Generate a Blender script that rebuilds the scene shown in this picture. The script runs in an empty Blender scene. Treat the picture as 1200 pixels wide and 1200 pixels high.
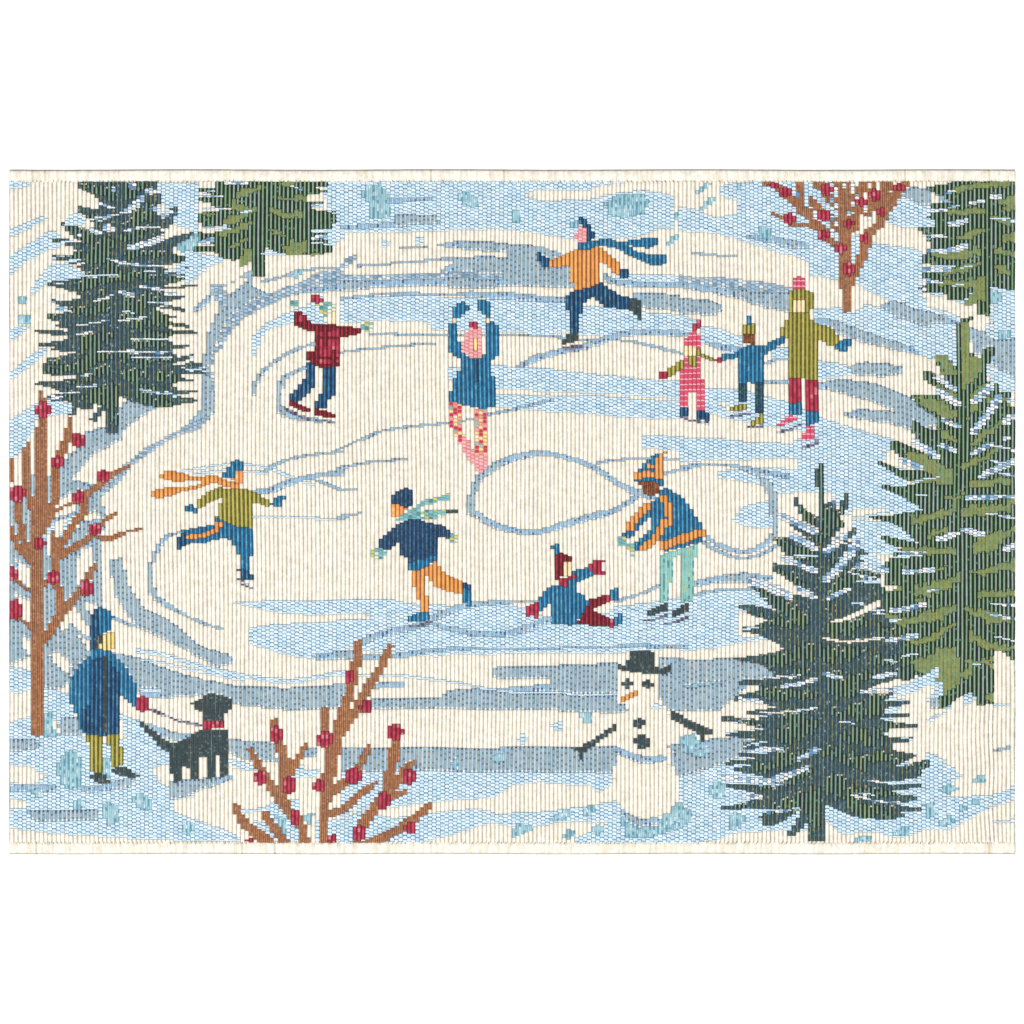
import numpy as np, math, random
random.seed(7)
rng = np.random.default_rng(11)
# ---------------------------------------------------------------- weave grid (photo pixels -> stitches)
X0, X1, Y0, Y1 = 11.2, 1189.2, 212.0, 988.0
NC, NR = 240, 362
PX, PY = (X1-X0)/NC, (Y1-Y0)/NR
CX = X0 + (np.arange(NC)+0.5)*PX
CY = Y0 + (np.arange(NR)+0.5)*PY
KINDS = ['C','B','G','T','W','N','V','V2','P','br','rd','mr','pr','pk','fc','fo','fy','yl','or','st','bl','nv','bk','dk','ty','fl','tq','nt','fb','I']
KI = {k:i for i,k in enumerate(KINDS)}
kind = np.zeros((NR,NC), dtype=np.int16)
part = np.zeros((NR,NC), dtype=np.int16)
PARTS = [('snow_weave',None),('pale_blue_weave',None),('ice_blue_weave',None),('teal_weave',None)]
BG = {'C':0,'B':1,'G':2,'T':3,'W':1,'I':2}
cur = None
O = [0.0,0.0,1.0]
def o(x,y,s): O[:] = [float(x),float(y),float(s)]
def use(name, sub=None, new=True):
    """following shapes go to this part (sub: a sub-part of the most recent part)"""
    global cur
    if name is None: cur=None; return
    if sub is None:
        PARTS.append((name,None)); cur=len(PARTS)-1; use.top=cur
    else:
        PARTS.append((sub,use.top)); cur=len(PARTS)-1
def top():
    global cur
    cur=use.top
def pts(s):
    if isinstance(s,str):
        v=[tuple(map(float,a.split(','))) for a in s.split()]
    else: v=s
    return [(O[0]+x/O[2], O[1]+y/O[2]) for x,y in v]
def put(mask,k):
    kind[mask]=KI[k]
    if cur is None and k=='T':
        PARTS.append(('snow_tuft',None)); part[mask]=len(PARTS)-1; return
    part[mask]=cur if cur is not None else BG[k]
def p(k,s):
    P=np.array(pts(s)); xs,ys=P[:,0],P[:,1]
    c0=max(0,int((xs.min()-X0)/PX)-1); c1=min(NC,int((xs.max()-X0)/PX)+2)
    r0=max(0,int((ys.min()-Y0)/PY)-1); r1=min(NR,int((ys.max()-Y0)/PY)+2)
    if c1<=c0 or r1<=r0: return
    gx,gy=np.meshgrid(CX[c0:c1],CY[r0:r1])
    ins=np.zeros(gx.shape,bool); n=len(xs); j=n-1
    for i in range(n):
        yi,yj=ys[i],ys[j]
        if yi!=yj:
            ins ^= ((yi>gy)!=(yj>gy)) & (gx < (xs[j]-xs[i])*(gy-yi)/(yj-yi)+xs[i])
        j=i
    m=np.zeros((NR,NC),bool); m[r0:r1,c0:c1]=ins
    put(m,k)
def smooth(P):
    if len(P)<3: return P
    out=[]
    Q=[P[0]]+P+[P[-1]]
    for i in range(1,len(Q)-2):
        a,b,c,d=Q[i-1],Q[i],Q[i+1],Q[i+2]
        for t in (0,.25,.5,.75):
            out.append(tuple(.5*((2*b[q])+(-a[q]+c[q])*t+(2*a[q]-5*b[q]+4*c[q]-d[q])*t*t+(-a[q]+3*b[q]-3*c[q]+d[q])*t**3) for q in (0,1)))
    out.append(P[-1]); return out
def l(k,s,w,sm=True):
    """stroke; w in photo pixels: one number or one per point"""
    P=pts(s); n=len(P)
    W=[float(w)]*n if not isinstance(w,(list,tuple)) else list(w)
    if k=='G' and cur is None: W=[q if q<3 else max(3.0,q*.82) for q in W]
    if len(W)<n: W=list(np.interp(np.linspace(0,1,n),np.linspace(0,1,len(W)),W))
    if sm and n>2:
        t=np.linspace(0,n-1,(n-1)*4+1); W=list(np.interp(t,np.arange(n),W)); P=smooth(P)
    m=np.zeros((NR,NC),bool)
    for i in range(len(P)-1):
        (xa,ya),(xb,yb)=P[i],P[i+1]; L=max(1,int(math.hypot(xb-xa,yb-ya)/0.8))
        for q in range(L+1):
            t=q/L; x=xa+(xb-xa)*t; y=ya+(yb-ya)*t; R=max(0.0,(W[i]+(W[i+1]-W[i])*t)/2-0.9)
            st=1.0; k2=int(R/st)
            for dx in range(-k2,k2+1):
                for dy in range(-k2,k2+1):
                    if dx*dx+dy*dy<=R*R+0.01:
                        c=int((x+dx*(R/max(k2,1))*1.0-X0)//PX); r=int((y+dy*(R/max(k2,1))-Y0)//PY)
                        if 0<=c<NC and 0<=r<NR: m[r,c]=True
    put(m,k)
def e(k,cx,cy,rx,ry):
    x=O[0]+cx/O[2]; y=O[1]+cy/O[2]; rx/=O[2]; ry/=O[2]
    gx,gy=np.meshgrid(CX,CY)
    put(((gx-x)/rx)**2+((gy-y)/ry)**2<=1,k)

# ================================================================ BACKGROUND : snow, ice, skate tracks
# ---- upper left
o(0,200,3)
p('B','33,35 100,40 105,54 33,64')
p('B','33,205 100,178 155,155 162,168 110,195 60,225 33,234')
p('B','33,306 90,262 150,222 185,207 205,225 218,262 150,285 100,315 60,348 33,370')
p('B','205,185 235,160 270,138 300,165 300,180 260,195')
p('B','185,325 240,325 300,365 270,380 190,385 150,400 115,435 103,425 150,355')
p('T','55,450 80,435 95,445 100,465 75,472'); p('T','55,510 100,505 115,520 105,540 60,540')
p('B','33,560 70,545 115,540 60,587 33,602')
l('B','33,724 90,680 155,628',5)
p('B','33,878 75,848 120,820 180,795 250,820 270,830 250,850 180,860 130,870 110,930 60,960 33,1025')
p('B','33,975 100,930 90,960 60,1000 33,1060')
p('B','535,40 690,40 690,290 800,310 735,345 690,385 650,402 615,330 675,210 610,190 560,100')
p('T','605,262 640,240 690,225 712,240 692,277 640,287')
p('B','1140,35 1205,35 1205,240 1150,275 1100,290 950,295 932,275 1150,150')
l('G','925,388 1000,368 1060,350 1130,343 1200,342',[4,3,3,4])
l('T','1040,366 1050,352',6)
p('G','735,402 800,405 860,365 885,345 890,410 945,432 850,485 790,545 765,605 745,655 718,650 735,560 775,480 745,450')
p('C','750,415 790,410 860,372 870,385 820,430 775,440')
p('C','725,430 752,440 775,478 742,540 728,520')
p('I','1205,345 1130,352 1050,392 950,428 880,462 815,510 775,575 757,645 775,635 800,585 850,525 920,480 1000,448 1100,410 1205,396')
p('G','1205,396 1100,410 1040,432 1205,422')
l('G','690,490 715,470 735,448',5)
p('I','740,412 770,405 800,430 800,480 770,470')
p('G','716,645 748,650 742,720 757,780 757,850 700,912 600,947 540,987 470,1032 430,1082 380,1132 340,1152 345,1130 400,1060 460,1020 520,970 610,930 660,895 690,865 712,830 714,760 700,700')
p('I','735,645 752,645 746,700 757,760 742,790 732,720')
p('I','735,868 700,912 600,947 540,987 470,1032 400,1092 360,1150 350,1140 420,1055 500,992 600,930 690,885')
p('G','425,835 445,800 480,812 555,828 480,880 440,905 430,945 330,1000 280,1052 220,1132 190,1172 150,1200 150,1140 200,1060 240,1000 290,965 300,920 370,900')
p('B','1110,470 1140,540 1060,528 990,540 930,560 912,610 902,648 885,645 890,585 920,545 990,505 1060,480')
p('B','1075,470 1130,440 1150,560 1090,540')
l('G','892,785 905,735 930,700 980,660 1040,630 1100,608',[3,4,3])
l('G','1090,685 1020,715 988,755 985,830 1010,855 1080,872 1180,880',[4,5,6,6,4])
l('B','640,1060 720,1045 810,1030 900,1035 960,1050 1030,1080 1100,1100',3)
l('B','690,1070 800,1050 850,1052 940,1062',3)
l('G','930,1055 1000,1020 1080,1000 1200,985',2.4)
l('G','860,1135 960,1120 1040,1085 1120,1068 1205,1060',[7,6,5,6])
l('G','1090,1078 1150,1100 1205,1122',2.6)
# ---- upper middle
o(400,200,3)
p('B','-5,37 1000,37 1175,90 1175,200 1120,205 1080,225 1030,235 920,235 830,240 740,228 640,215 540,205 340,215 -5,215')
p('C','640,88 690,68 860,70 930,48 1010,38 1200,36 1200,120 1160,82 1060,68 940,80 870,100 700,106')
p('T','70,75 95,48 140,45 165,75 175,110 178,150 140,167 105,162 100,110 75,95')
p('G','165,95 315,92 320,108 165,111'); p('G','185,150 340,160 345,190 180,195'); p('G','-5,192 180,178 190,195 -5,205')
p('T','408,82 440,70 475,95 487,120 455,132 415,107'); p('T','596,145 625,135 637,165 620,187 596,180')
p('T','930,110 965,85 1060,78 1087,110 1070,147 1000,167 940,152'); p('T','800,185 830,170 835,200 812,197')
p('T','1165,150 1195,138 1205,162 1180,172'); p('T','1148,252 1160,235 1190,222 1180,245 1155,262')
p('B','138,250 160,238 172,262 145,270'); p('B','255,245 270,235 296,240 292,262 258,262'); l('G','213,270 300,268',2.2)
p('G','300,270 400,250 500,246 590,256 600,300 585,290 440,280 360,270')
p('G','-5,365 300,365 360,350 420,308 500,298 580,306 580,258 700,266 760,285 815,312 815,407 600,409 480,416 300,409 130,409 -5,426')
p('C','60,352 240,350 360,348 345,366 -5,366')
l('I','-5,371 150,374 400,370 560,372',6)
l('G','60,332 200,324 420,312',[2.5,4,5])
p('I','-5,335 20,302 60,286 62,298 30,332 -5,350')
p('G','-5,442 130,428 380,434 460,425 600,430 720,440 815,442 815,460 600,457 400,442 130,437 -5,452')
p('B','-5,452 130,438 400,446 600,457 815,462 840,560 800,566 720,577 560,567 540,572 440,566 320,560 310,535 120,525 -5,532')
p('B','840,470 1000,480 1060,495 1205,505 1205,567 1000,577 840,577')
p('G','1020,430 1060,427 1205,433 1205,492 1060,482'); p('C','950,412 1080,405 1205,418 1205,434 1050,428 980,428')
p('G','915,340 950,375 1205,384 1205,412 1000,406 960,396 930,390'); p('B','960,360 1205,368 1205,388 980,386')
l('G','105,572 240,578 400,580 560,577 720,578 840,590 960,594 1050,604 1205,645',2.6)
l('G','-5,636 100,625 330,610',[4.5,4,2])
l('G','615,705 660,670 750,637 850,617 920,594 1000,572 1100,566 1205,572',[5,6,6,7,9])
p('B','530,688 700,690 860,710 1000,725 1205,742 1205,802 1000,787 800,777 540,767')
p('B','545,790 720,785 900,790 1205,812 1205,872 1000,867 860,852 545,832'); p('B','385,690 418,690 410,742 380,735')
l('G','-5,976 80,940 180,910 400,885 520,860 640,830 740,800',[2.4,2.4,2.4,3])
l('G','-5,1043 100,1025 222,1018',[5,4,2]); l('G','-5,1120 50,1118',2.4)
l('G','452,1205 457,1150 482,1085 540,1040 600,1010 680,993 760,998 880,1040 960,1090 1030,1125 1090,1145',[6,6,6,7,7,5,5,6,7])
l('G','890,1035 940,1018 1080,1010 1205,1020',2.4); l('G','1060,1080 1140,1065 1205,1050',3.5)
l('G','920,1205 1000,1170 1045,1138',5)
p('B','1055,930 1205,935 1205,987 1060,972')
# ---- upper right
o(800,190,6)
p('T','95,215 160,150 225,138 180,185 110,218'); p('T','130,350 150,290 220,235 245,265 190,310')
p('B','-10,310 130,340 230,390 380,372 388,280 300,250 265,190 330,150 600,130 1200,130 1115,830 890,795 885,700 760,655 640,625 420,560 250,505 -10,482')
p('G','430,535 520,505 870,560 885,612 800,614 640,575 520,552'); p('T','520,510 555,450 625,468 645,520 600,545 540,535'); p('T','380,148 412,148 412,192 388,192')
l('G','95,640 200,655 390,672',2.2)
p('I','-10,790 100,812 300,820 600,850 770,880 755,930 500,925 250,895 -10,845')
p('G','-10,840 250,890 500,915 755,920 745,1055 600,1032 400,972 200,922 -10,882')
p('C','-10,925 150,930 270,960 280,990 200,975 -10,955')
p('G','-10,958 150,965 250,1000 282,1040 230,1082 -10,1072')
p('B','-10,1082 120,1112 60,1205 -10,1205')
o(1000,190,6)
p('B','370,165 240,330 200,400 290,445 600,462 595,330 545,310 370,228'); p('G','350,230 395,168 540,188 565,300 480,300 400,250'); p('G','585,210 640,215 712,260 700,292 600,280')
p('B','110,558 300,580 430,602 500,640 482,920 535,1010 430,1002 260,962 130,912 -10,830 50,735 80,640')
p('B','-10,560 60,560 50,735 -10,835 -60,820')
p('G','165,1010 260,968 440,1000 560,1048 700,1090 745,1112 745,1205 560,1205 300,1085'); p('B','-10,1062 100,990 200,1012 300,1082 560,1172 600,1205 200,1205 -10,1155')
l('B','400,1000 560,1040 700,1085 740,1110',4)
p('B','960,870 1140,912 1140,1205 1020,1205 960,1100'); p('T','960,880 1040,920 1030,1000 970,1000'); p('T','1040,1150 1105,1140 1105,1210 1040,1210')
p('B','540,920 650,905 640,950 550,942'); p('B','720,975 850,885 870,960 790,1000')
o(800,200,3)
p('B','455,488 560,480 600,498 700,528 800,558 890,588 975,615 975,690 880,660 760,622 640,592 540,572 460,548')
p('G','462,520 520,520 620,552 760,602 890,645 890,662 760,632 640,602 530,572 470,562')
p('G','590,680 640,668 720,675 772,690 772,712 700,722 610,717 575,700')
p('B','478,668 580,680 600,716 500,732 478,742'); p('B','300,615 378,622 378,662 320,660')
l('G','280,680 330,664 385,664',4); l('G','285,741 385,741',5)
p('G','478,745 560,728 680,745 760,780 830,818 890,852 890,900 830,885 800,868 760,850 640,802 520,772 478,772')
p('C','500,788 620,800 740,845 690,838 560,826')
p('G','562,850 620,834 700,840 760,850 840,880 880,905 860,915 800,912 740,892 640,872 575,866')
p('B','60,768 200,768 280,790 370,815 480,868 560,890 740,945 700,1020 830,1205 560,1205 520,1132 410,1130 300,1142 270,1102 120,1082 130,1058 270,1042 400,1052 405,1010 100,1022 -5,1026 -5,945 100,940 230,955 380,960 440,920 330,905 230,885 130,868 60,842')
p('C','-5,893 100,880 200,898 330,925 372,950 220,948 100,935 -5,932'); p('C','125,820 150,815 185,850 160,850')
p('B','65,548 130,558 215,590 215,645 170,652 70,605'); p('G','70,600 215,625 215,645 120,630')
l('G','-5,1052 60,1037 160,1037 260,1055 365,1075',[6,4,5,6]); l('G','205,1046 250,1066 285,1096 306,1130 316,1165 318,1212',[4,5,6,7,7,7])
o(1000,390,6)
p('G','822,-40 940,0 1140,40 1140,330 1000,250 920,150 830,160'); p('B','930,200 1140,330 1140,430 1040,420 960,370 940,300'); p('B','940,-60 1140,-60 1140,40 1040,60 940,20'); p('T','1020,-10 1090,-20 1100,40 1030,50')
p('B','560,-60 735,-60 735,260 640,170 575,150 540,200 420,110')
# ---- lower right
o(800,600,3)
p('B','170,30 210,-20 300,-40 310,60 210,52'); l('G','318,-20 320,60 312,95',[7,5])
l('G','65,75 120,117 200,140 260,130 312,92',[3,5,5,5]); l('G','70,105 120,140 200,163 270,150 325,120',[3,4,4,3])
p('G','35,245 120,225 210,213 310,228 300,257 240,247 100,252 35,267')
p('B','15,300 100,278 230,272 280,250 310,330 320,350 260,370 190,340 200,390 205,462 100,478 -5,492 -5,330')
l('G','10,302 100,278 235,270',3); l('B','100,475 200,455 330,440',4)
p('C','-5,498 90,490 190,470 300,448 340,462 330,485 200,510 100,515 -5,520')
p('G','-5,522 170,515 300,540 312,582 240,605 190,650 130,702 -5,702'); l('T','15,616 70,606 130,600',3)
p('G','-5,832 60,802 150,798 200,790 320,830 200,862 170,882 60,912 -5,932')
p('B','-5,932 60,912 160,885 300,800 320,900 500,1080 500,1122 280,1122 180,1130 100,1160 -5,1165')
p('B','420,1000 560,1000 640,1060 900,1040 860,860 960,900 900,1090 720,1120 560,1125 500,1080'); p('B','690,880 800,870 860,1010 800,1060 700,1040'); p('B','560,690 720,640 780,660 720,780 700,820')
p('T','-5,790 40,778 62,810 30,852 -5,845'); p('T','40,840 92,830 82,862 40,862')
p('T','95,965 120,950 152,960 152,1005 112,1012 95,990'); p('T','160,1080 190,1055 222,1070 212,1115 170,1117'); p('T','-5,1040 30,1050 32,1090 -5,1102')
o(1000,810,6)
p('B','-80,860 260,890 470,830 440,700 480,570 520,430 600,458 655,500 560,562 700,568 785,600 700,642 620,652 580,742 760,742 950,738 1080,705 1140,655 1140,765 950,832 820,902 700,972 560,982 480,985 420,1022 280,1025 160,992 -80,1000')
for s in ('610,700 680,650 742,690 680,732','500,800 580,788 592,880 520,902','590,930 680,880 722,920 640,962','280,1010 360,945 412,960 402,1022','10,1040 80,1010 152,1030 120,1057 30,1062','750,800 792,790 802,840 760,852','840,640 870,598 922,590 922,640 860,652','840,760 912,758 902,800 850,802'): p('T',s)
p('B','525,-20 690,-20 690,132 535,132'); p('B','795,10 945,5 850,72 790,112'); p('G','540,60 690,40 690,120 540,130')
l('B','535,215 590,185 640,165',2.6); l('B','1000,105 1090,95',2.4); l('B','1010,920 1135,912',3); l('G','1000,420 1100,395',2.4)
o(1000,590,6)
p('B','-10,-10 510,-10 480,42 240,65 130,92 -10,95'); p('C','-10,40 130,35 230,42 200,62 -10,88')
p('B','-10,110 120,120 240,130 470,220 455,265 360,272 230,232 190,240 340,320 375,372 130,345 235,460 160,512 60,452 60,360 -10,352')
o(1000,390,6)
p('B','-10,690 100,730 250,775 170,905 370,962 370,1062 420,1205 -10,1205')
# ---- lower left
o(0,600,3)
p('G','33,-60 120,-140 360,-90 375,120 345,330 330,420 310,540 290,600 200,560 150,480 33,540')
for s in ('55,165 100,190 108,265 70,245 60,232','45,278 100,310 105,402 75,382 58,300','180,40 270,12 285,52 200,90','190,-30 260,-70 270,0 200,20','282,135 335,115 350,180 330,240 282,270 265,225','118,80 130,84 122,160 112,165','225,395 330,470 315,545 280,600 210,490','75,430 107,455 107,512 85,482','350,60 420,80 430,180 395,160 390,290 372,330 362,180','290,20 345,-5 355,25 300,35','165,75 182,80 180,160 168,150','300,310 345,335 345,420 315,395','200,350 215,420 245,390 330,460 320,420 260,330 262,280 220,330'): p('C',s)
for s in ('170,265 200,250 215,310 180,395 150,430 140,300','55,60 70,60 75,110 60,130','95,10 110,15 108,70 95,80'): p('G',s)
p('B','140,40 170,0 200,60 160,90'); p('B','240,20 290,10 260,60 215,80')
p('C','345,330 400,280 430,345 480,410 560,440 700,505 800,545 640,520 480,490 400,500 380,400')
p('G','390,165 432,163 445,250 500,338 620,400 700,470 805,500 815,530 760,547 680,502 560,442 480,412 430,342 398,282')
l('G','395,372 440,395 530,420',2.2)
l('G','640,72 580,97 542,160 528,220 537,290 590,335 680,378 770,408',[2.4,3,4,6,4,2.4])
l('G','352,40 345,170 348,330',[7,5,4])
p('G','150,470 200,440 250,400 300,480 320,510 250,560 240,602 180,642 150,612')
p('C','170,505 200,490 250,540 240,570 190,540')
p('G','390,495 470,512 560,545 700,585 820,608 1000,615 1205,606 1205,692 1000,692 830,677 690,645 560,657 500,652 440,622 400,562')
l('B','480,492 560,502 650,527 760,557 860,577 1000,590 1100,582 1205,566',4.5); l('B','500,522 700,558 850,592',2.4)
l('B','500,632 550,628',4)
p('B','33,540 110,560 110,622 60,640 33,622'); p('B','148,615 240,640 270,770 150,720')
p('B','33,740 110,718 150,760 280,770 290,790 310,830 440,800 420,715 500,740 600,830 612,930 680,1000 602,1012 602,1052 830,1132 845,1160 500,1152 200,1132 33,1112')
for s in ('33,800 120,795 142,830 60,842 33,842','205,720 285,718 290,785 200,782','33,962 190,955 192,982 33,982','255,962 340,965 470,930 465,970 300,992','90,1045 350,1048 350,1087 120,1087'): p('G',s)
for s in ('33,890 100,895 162,930 110,960 33,952','33,1005 100,1020 97,1045 33,1042','528,905 560,890 605,880 605,975 560,952','182,730 200,730 205,780 195,775'): p('C',s)
for s in ('200,890 225,840 260,838 287,880 287,960 240,977 205,952','140,710 180,703 192,790 150,792','350,1050 370,1018 412,1040 412,1090 380,1107','458,1010 490,988 532,1010 532,1047 490,1052','248,1020 282,1008 292,1040 260,1052','360,870 387,870 387,942 363,937','98,980 142,968 132,1002','633,1110 660,1088 682,1110 660,1142'): p('T',s)
p('G','596,945 800,928 832,930 780,952 640,1002 600,1012'); p('G','796,798 960,808 970,872 870,872 800,850'); p('G','1050,828 1115,826 1115,862 1050,862'); p('G','478,735 640,780 720,778 640,805 540,795')
p('B','800,865 880,885 905,908 815,902')
l('B','885,14 1000,14 1205,24',3.5)
p('B','820,318 900,312 1100,310 1205,308 1205,357 1060,357 940,347 860,330'); p('B','870,405 1000,390 1205,382 1205,502 1100,517 980,492 870,462'); p('G','1095,500 1205,488 1205,520 1110,520')
p('B','825,1040 930,1038 960,1008 1045,1008 1062,1160 930,1160 880,1070'); p('B','1110,1090 1205,1080 1205,1160 1110,1160'); p('B','1015,890 1065,885 1060,932 1025,932')
p('B','960,905 1120,905 1110,935 1000,925'); p('C','855,1060 925,1045 960,1095 900,1085')
p('T','968,1060 1012,1080 1002,1132 970,1112'); p('T','1050,1070 1102,1058 1097,1112')
# ---- lower middle
o(400,600,3)
l('G','452,-5 510,35 600,62 700,65 800,37 925,3',[5,7,6,6,7]); l('G','-5,17 30,12 65,5',[5,4,2])
p('B','-5,310 160,308 260,325 440,335 560,320 640,335 720,370 940,350 960,330 1080,320 1205,300 1205,482 1000,492 800,492 400,502 330,512 -5,482')
p('C','-5,362 70,360 105,366 100,378 -5,377')
l('G','60,462 140,430 280,397 350,360 440,330 560,316 730,312',[6,7,7,6,5,4])
l('G','310,388 380,413 500,430 600,420 680,392 745,370',[4,7,7,6]); l('G','70,510 200,506 300,490 500,480 700,480 900,470 1205,476',[7,5,4,5])
p('G','-5,490 65,485 65,522 -5,522'); l('G','960,312 1000,300 1060,285 1115,262',4.5)
p('G','518,572 540,540 700,540 900,530 975,524 975,712 900,702 850,702 640,692 360,692 100,692 100,655 350,655 370,630 460,620 640,612 730,602 735,588 560,587')
p('G','1110,518 1205,515 1205,702 1150,702 1110,640')
l('B','-5,578 170,573 300,590 420,605 480,615 640,635 760,636 970,640',3)
p('G','105,602 210,598 222,615 110,622')
p('G','-5,830 200,830 700,825 970,820 965,917 700,917 100,917 60,902 -5,912'); p('G','1150,822 1205,815 1205,925 1165,925')
for s in ('383,885 400,863 417,885 400,907','528,860 560,843 572,870 540,882','838,700 882,700 882,742 850,742'): p('T',s)
for s in ('618,800 640,778 657,800 640,817','738,745 770,733 777,765 745,767'): p('B',s)
p('B','55,910 965,917 950,962 910,987 880,962 700,947 600,962 540,1002 400,1012 180,1042 40,1050 -5,1100 -5,910')
p('B','-5,1095 60,1050 180,1080 330,1058 480,1040 560,1062 640,1110 520,1092 400,1132 280,1165 -5,1165')
p('B','560,1060 730,1050 800,1040 965,1018 1000,1062 1000,1122 800,1112 640,1110'); p('C','400,1132 520,1092 640,1110 800,1085 940,1095 820,1140 700,1160 300,1160')
p('B','820,1150 950,1090 1000,1110 1120,1120 1205,1090 1205,1165 820,1165')
for s in ('593,1130 620,1093 682,1100 662,1122 610,1147','728,1082 790,1038 822,1050 780,1082','843,1060 870,1028 902,1035 870,1072','778,1140 800,1113 827,1125 800,1152','873,1112 910,1098 932,1120 900,1137','975,1050 1010,1100 1100,1110 1150,1070 1205,1025 1205,1110 1100,1142 1000,1142'): p('T',s)
p('G','985,1048 1050,1080 1120,1075 1140,1090 1050,1112 1000,1092')
o(800,600,3); p('T','-80,1060 -20,1020 10,1030 0,1080 -60,1120')

# ================================================================ SNOWMAN
use('snowman_motif'); o(400,600,3)
p('C','975,555 1120,565 1112,670 1132,690 1167,730 1167,840 1132,868 1172,900 1182,1010 1152,1060 1072,1082 1000,1062 968,1010 958,900 972,862 972,700')
p('G','972,672 990,675 1010,700 985,712 972,706'); p('B','1090,690 1112,672 1135,690 1100,698')
l('G','975,838 1020,862 1070,875 1130,866',[6,7,6]); p('G','1150,822 1175,815 1175,850 1158,848')
use(0,'hat'); o(720,760,10); p('bk','165,40 250,20 410,30 462,70 462,225 560,240 610,200 655,200 655,280 600,318 450,312 250,292 100,267 15,237 15,183 130,200 130,150 165,140')
use(0,'eye'); p('bk','72,420 150,358 234,415 150,474')
use(0,'eye'); p('bk','308,430 385,372 472,435 385,488')
use(0,'nose'); p('or','82,570 180,545 275,485 278,565 180,600 95,625')
use(0,'button'); p('bk','222,850 295,812 384,880 300,948 228,920')
use(0,'button'); p('bk','222,1105 280,1018 382,1028 438,1110 380,1192 290,1182 258,1130')
use(0,'arm'); p('bk','658,748 720,745 1000,905 1165,968 1155,1012 1055,1022 1052,1100 1002,1120 1015,1020 980,1002 830,915 668,822')
use(0,'arm'); o(600,810,6); p('bk','415,390 480,388 600,318 740,222 748,267 600,362 515,430 502,482 478,470 470,417')

# ================================================================ TREES
SPR1='325,15 330,50 400,80 450,120 470,170 430,190 380,175 328,155 323,195 390,240 440,290 440,320 330,300 203,262 213,295 270,330 360,385 330,395 240,375 152,366 162,397 280,420 330,450 290,475 162,482 168,507 250,520 330,560 390,600 370,620 250,640 132,652 148,677 230,690 330,720 350,760 260,770 165,762 178,787 270,810 250,850 132,857 138,887 230,905 187,935 270,950 270,965 150,960 57,957 78,982 200,990 290,1000 240,1025 82,1042 92,1060 230,1060 157,1085 260,1100 350,1100 200,1130 127,1138 158,1160 107,1178 98,1190 128,1215 102,1230 190,1248 360,1258 280,1278 73,1286 68,1308 180,1328 240,1353 128,1383 148,1418 250,1413 300,1433 280,1513 320,1513 330,1463 420,1473 470,1413 490,1433 430,1513 408,1543 450,1550 512,1473 515,1573 525,1625 592,1625 596,1433 600,1393 640,1403 720,1433 820,1455 930,1455 1010,1443 1107,1424 1100,1410 1000,1398 960,1383 1097,1369 1092,1350 980,1353 950,1323 960,1303 1092,1299 1000,1273 960,1258 1152,1244 1152,1210 1100,1215 1147,1178 1060,1173 970,1198 950,1183 1067,1149 1062,1126 980,1143 940,1103 950,1083 1062,1079 1062,1060 950,1058 900,1023 960,993 1097,999 1097,976 1020,973 930,963 900,933 1042,954 1052,936 930,913 900,893 1042,884 920,880 850,840 830,815 1012,852 1022,828 880,800 1022,752 870,740 900,700 1102,692 1097,676 1030,680 900,690 880,680 1032,642 1027,618 960,600 890,590 1062,577 1057,563 890,575 870,560 1032,520 1022,498 940,480 950,430 1077,357 1077,338 950,365 830,410 700,450 650,460 660,440 750,400 850,370 932,290 972,195 967,173 930,190 870,260 830,220 862,112 852,88 780,110 832,60 832,15'
SPR1V=['330,25 400,40 560,30 560,130 490,130 420,80','610,15 690,15 770,40 700,100 620,140','600,290 700,190 800,170 800,280 620,310','215,280 330,310 430,370 540,400 547,492 450,492 400,425 300,360','600,360 700,330 800,280 720,392 610,412','620,462 850,450 960,450 850,482 640,507','538,540 580,540 582,580 730,590 832,610 820,642 560,662 475,652 500,600','310,652 462,640 462,692 320,692','450,700 520,690 515,730 450,735','630,760 852,718 852,780 760,822 742,862 630,852','280,800 540,812 530,857 290,857','640,922 750,888 930,865 890,922 742,962 690,952','362,1000 500,960 582,950 562,1012 460,1082 362,1097','680,1030 892,1035 892,1077 690,1082','470,1110 530,1108 542,1163 440,1193 330,1218 215,1225 300,1173 370,1133','590,1103 680,1103 720,1143 952,1133 942,1163 800,1173 742,1204 680,1163 600,1143','430,1218 542,1193 532,1234 440,1274','375,1250 432,1233 432,1294 380,1294','590,1233 690,1243 742,1313 820,1340 730,1353 640,1293','500,1303 582,1323 572,1535 540,1535 520,1483 440,1433 340,1415 350,1383 440,1333','700,1363 800,1383 952,1403 942,1459 820,1454 740,1423','230,1290 330,1290 280,1310','135,870 200,870 180,890','940,480 1020,500 950,520','130,1150 220,1150 180,1165']
SPR1W=[('600,545 740,550 880,560',3.5),('340,930 430,920 530,905',3),('440,780 500,765 545,745',3.6),('610,720 690,745',4),('680,440 780,410 870,375',5),('640,205 690,170 740,120',5),('640,330 740,310',3.6),('415,318 470,340',4),('510,300 545,320',5),('480,150 550,180',3),('830,190 830,195',5),('680,1028 900,1023',2.4),('480,1103 690,1103',2.4),('700,1138 940,1138',2.4),('730,1343 830,1363 900,1373',3.6),('370,1258 410,1240',3),('350,1330 440,1320',2.4),('200,820 270,830',4),('200,660 220,655',3),('550,60 560,70',4),('780,70 785,75',5),('680,40 690,50',5),('870,225 880,235',5),('330,345 350,350',3),('880,815 900,810',3),('900,735 960,740',4),('330,985 420,980',2.2),('600,910 760,885',2.2)]
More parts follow.
